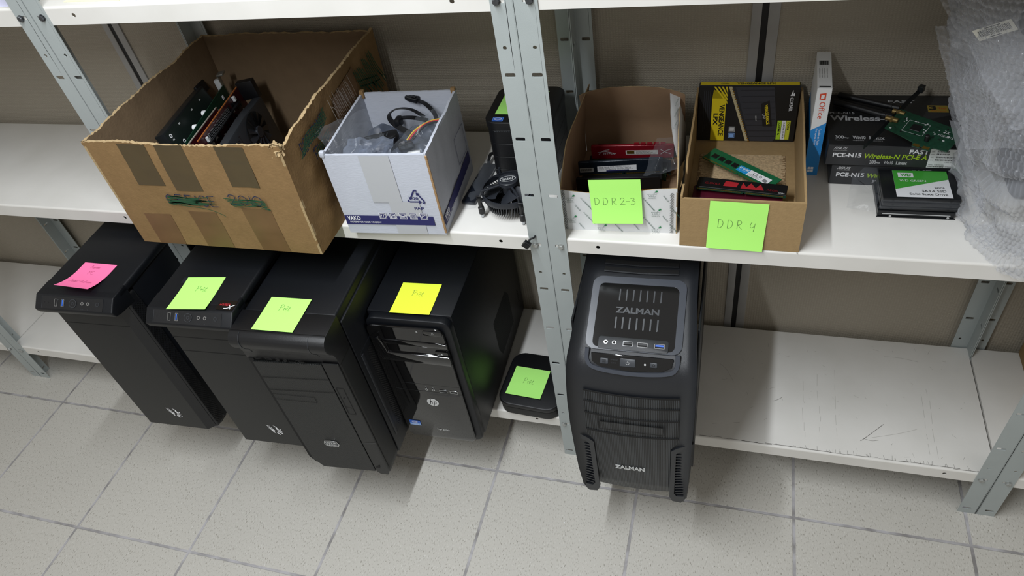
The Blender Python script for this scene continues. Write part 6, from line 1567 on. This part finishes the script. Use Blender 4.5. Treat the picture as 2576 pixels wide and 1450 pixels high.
for j in range(NV+1):
    z = 0.0015+0.350*j/NV
    xl = 0.583-0.26*max(0, z-0.04)*(1 if z < 0.33 else 1); xr = 0.742
    y0 = -0.014+0.05*smooth((z-0.03)/0.16)+0.035*smooth((z-0.2)/0.15); y1 = 0.296
    cx, cy, ax, ay = (xl+xr)/2, (y0+y1)/2, (xr-xl)/2, (y1-y0)/2
    for i in range(NU):
        a = 2*pi*i/NU; ca, sa = cos(a), sin(a); e = 2/3.2
        x = cx+ax*math.copysign(abs(ca)**e, ca); y = cy+ay*math.copysign(abs(sa)**e, sa)
        nx, ny = ca, sa; P = Vector((x, y, z))
        q = noise.noise(P*13)*0.014+noise.noise(P*31+Vector((3, 1, 4)))*0.009-abs(noise.noise(P*19+Vector((8, 0, 2))))*0.016-abs(noise.noise(P*47+Vector((1, 7, 2))))*0.006
        fr = smooth((-sa+0.3))                        # front side folds
        q -= fr*0.026*math.exp(-((z-0.118-0.02*ca)/0.010)**2)+fr*0.010*math.exp(-((z-0.060+0.02*ca)/0.009)**2)
        q -= 0.030*smooth((z-0.33)/0.03)
        B_ = bub(a/(2*pi)*PER, z+0.006*noise.noise(P*9))
        q += B_
        zz_ = z+(-0.016*smooth((-(y+0.004))/0.012) if z < 0.03 else 0)*(1-z/0.03)
        vs.append(Vector((x+nx*q, min(0.300, y+ny*q), zz_+ZM))-Wi)
for j in range(NV):
    for i in range(NU): fs.append((j*NU+i, j*NU+(i+1) % NU, (j+1)*NU+(i+1) % NU, (j+1)*NU+i))
b.add(vs, fs, M_bub); b.build('wrapped_bundle', r, ang=0).data.polygons.foreach_set('use_smooth', [True]*len(fs))
def bsheet(name, c, nu, nv, bulge, ns, seed, hang=0.0):
    b = MB(); A, B_, C_, D_ = [Vector(p) for p in c]; nn_ = (B_-A).cross(D_-A).normalized(); vs = []; fs = []
    lu, lv = (B_-A).length, (D_-A).length
    for j in range(nv+1):
        for i in range(nu+1):
            u, v = i/nu, j/nv; p = A*(1-u)*(1-v)+B_*u*(1-v)+C_*u*v+D_*(1-u)*v
            p = p+nn_*(bulge*sin(pi*u)*sin(pi*v)+ns*noise.noise(p*22+Vector((seed, 0, 0)))+ns*0.5*noise.noise(p*55+Vector((0, seed, 0)))-bub(u*lu, v*lv))
            p.z += 0.006*noise.noise(p*30)*(1 if u in (0, 1) or v in (0, 1) else 0.5)
            vs.append(p-Wi)
    for j in range(nv):
        for i in range(nu): a = j*(nu+1)+i; fs.append((a, a+1, a+nu+2, a+nu+1))
    b.add(vs, fs, M_bub); o = b.build(name, r, ang=0); o.data.polygons.foreach_set('use_smooth', [True]*len(fs)); return o
bsheet('wrap_flap', ((0.488, 0.165, 0.935), (0.588, 0.040, 0.808), (0.745, 0.034, 0.835), (0.745, 0.13, 0.985)), 150, 130, 0.014, 0.008, 3)
bsheet('wrap_flap', ((0.512, 0.20, 0.860), (0.568, 0.11, 0.735), (0.66, 0.06, 0.76), (0.66, 0.12, 0.90)), 120, 110, 0.010, 0.008, 8)
bsheet('wrap_skirt', ((0.592, 0.080, 0.628), (0.618, -0.006, 0.618), (0.720, -0.018, 0.600), (0.720, 0.06, 0.66)), 110, 90, 0.004, 0.004, 5)
b = MB(); pts = []
Ls = [(0.553, 0.16, 0.745), (0.566, 0.13, 0.715), (0.584, 0.105, 0.680), (0.598, 0.085, 0.652)]; Rs = [(0.563, 0.15, 0.748), (0.578, 0.118, 0.716), (0.596, 0.092, 0.682), (0.610, 0.070, 0.655)]
Lc, Rc = crv(Ls, 6), crv(Rs, 6); vs = [p-Wi for q in zip(Lc, Rc) for p in q]
b.add(vs, [(2*i, 2*i+1, 2*i+3, 2*i+2) for i in range(len(Lc)-1)], film_material('folded_film_edge', 0.5, 0.3, 'A9ACB2', 60, 0.5)); b.build('folded_edge', r)
# barcode label
b = MB(); A0, B0, C0, D0 = Vector((0.528, 0.096, 0.905)), Vector((0.564, 0.096, 0.919)), Vector((0.575, 0.094, 0.908)), Vector((0.539, 0.094, 0.893))
ux = (B0-A0); uy = (A0-D0); lx, ly = ux.length, uy.length; ux.normalize(); uyy = (uy-ux*uy.dot(ux)).normalized(); nz_ = ux.cross(uyy)
Mx = Matrix.Identity(4)
for k in range(3): Mx[k][0] = ux[k]; Mx[k][1] = uyy[k]; Mx[k][2] = nz_[k]; Mx[k][3] = (D0-Wi)[k]
sk = uy.dot(ux)/ly
rd = random.Random(2); fx = lambda x, y: (x+sk*y, y)
def para(x0, y0, x1, y1, m, z): b.flat([fx(x0, y0), fx(x1, y0), fx(x1, y1), fx(x0, y1)], m, Mx, z)
yy1 = uy.dot(uyy); para(0, 0, lx, yy1, mat('label_grey_white', 'C4C2B6', 0.5), 0)
x = 0.004
while x < lx-0.004: q = rd.uniform(.0003, .0009); para(x, yy1*0.25, x+q, yy1*0.80, M_void, EPS); x += q+rd.uniform(.0003, .0008)
para(lx*0.3, yy1*0.86, lx*0.7, yy1*0.93, M_void, EPS); para(lx*0.3, yy1*0.08, lx*0.6, yy1*0.15, M_void, EPS)
b.build('barcode_label', r, label='white barcode label')
r = thing('wrapped_device', 'black device peeking out of the bubble wrap, with a dark slab added inside for depth', 'device', (0.665, 0.16, ZM))
b = MB(); b.box(-0.010, 0.062, -0.02, 0.09, 0.002, 0.300, mat('dim_grey_depth_slab', '3A3C3F', 0.5), 0.012, 3); b.build('case_body', r)  # dark slab added inside the wrap to make its depth look darker
b = MB(); b.box(-0.086, 0.055, -0.072, -0.040, 0.278, 0.352, M_void, 0.004, 2); b.box(-0.04, 0.05, -0.05, 0.02, 0.285, 0.340, M_void, 0.004, 2); b.build('top_arm', r)

# ------------------------------------------------------------------ papers on the top shelf, specks on the floor
def paper(label, loc, rz, w_, h_, m):
    b = MB(); b.box(0, w_, 0, h_, 0, 0.0006, m)
    o = b.build('paper_sheet', loc=loc, rot=(0, 0, radians(rz))); tag(o, label, 'paper', 'paper sheets on the top shelf')
paper('pale yellow paper at the front of the top shelf near the left post', (-0.700, 0.017, ZT+0.0002), -2, 0.105, 0.075, mat('pale_yellow_paper', 'EDEFC4', 0.8))
paper('pale lilac paper on the top shelf beside the yellow one', (-0.590, 0.012, ZT+0.0002), 1, 0.120, 0.090, mat('pale_lilac_paper', 'DDDDE8', 0.8))
paper('lilac paper at the top left corner on the top shelf', (-0.860, 0.006, ZT+0.0002), 4, 0.070, 0.10, mat('lilac_paper', 'D2D3EC', 0.8))
def crumb(label, loc, m, s_):
    b = MB(); b.prism([(0, 0), (s_, 0.2*s_), (0.8*s_, s_), (0.1*s_, 0.7*s_)], 0, s_*0.5, m); o = b.build('crumb', loc=loc); tag(o, label, 'debris', 'specks of debris on the floor')
crumb('tiny white crumb on the floor in front of the middle post', (0.0, -0.16, 0.0001), M_white, 0.0024)
crumb('tiny dark crumb on the floor near the lower picture edge', (-0.020, -0.28, 0.0001), M_scr, 0.0035)
r = MB(); r.flat([(0, 0), (0.002, 0.0005), (0.0008, 0.003)], M_scr, None, 0.0005); o = r.build('crumb', loc=(0.367, 0.0, ZM)); tag(o, 'tiny dark crumb on the middle shelf in front of the drives', 'debris', 'specks of debris on the floor')
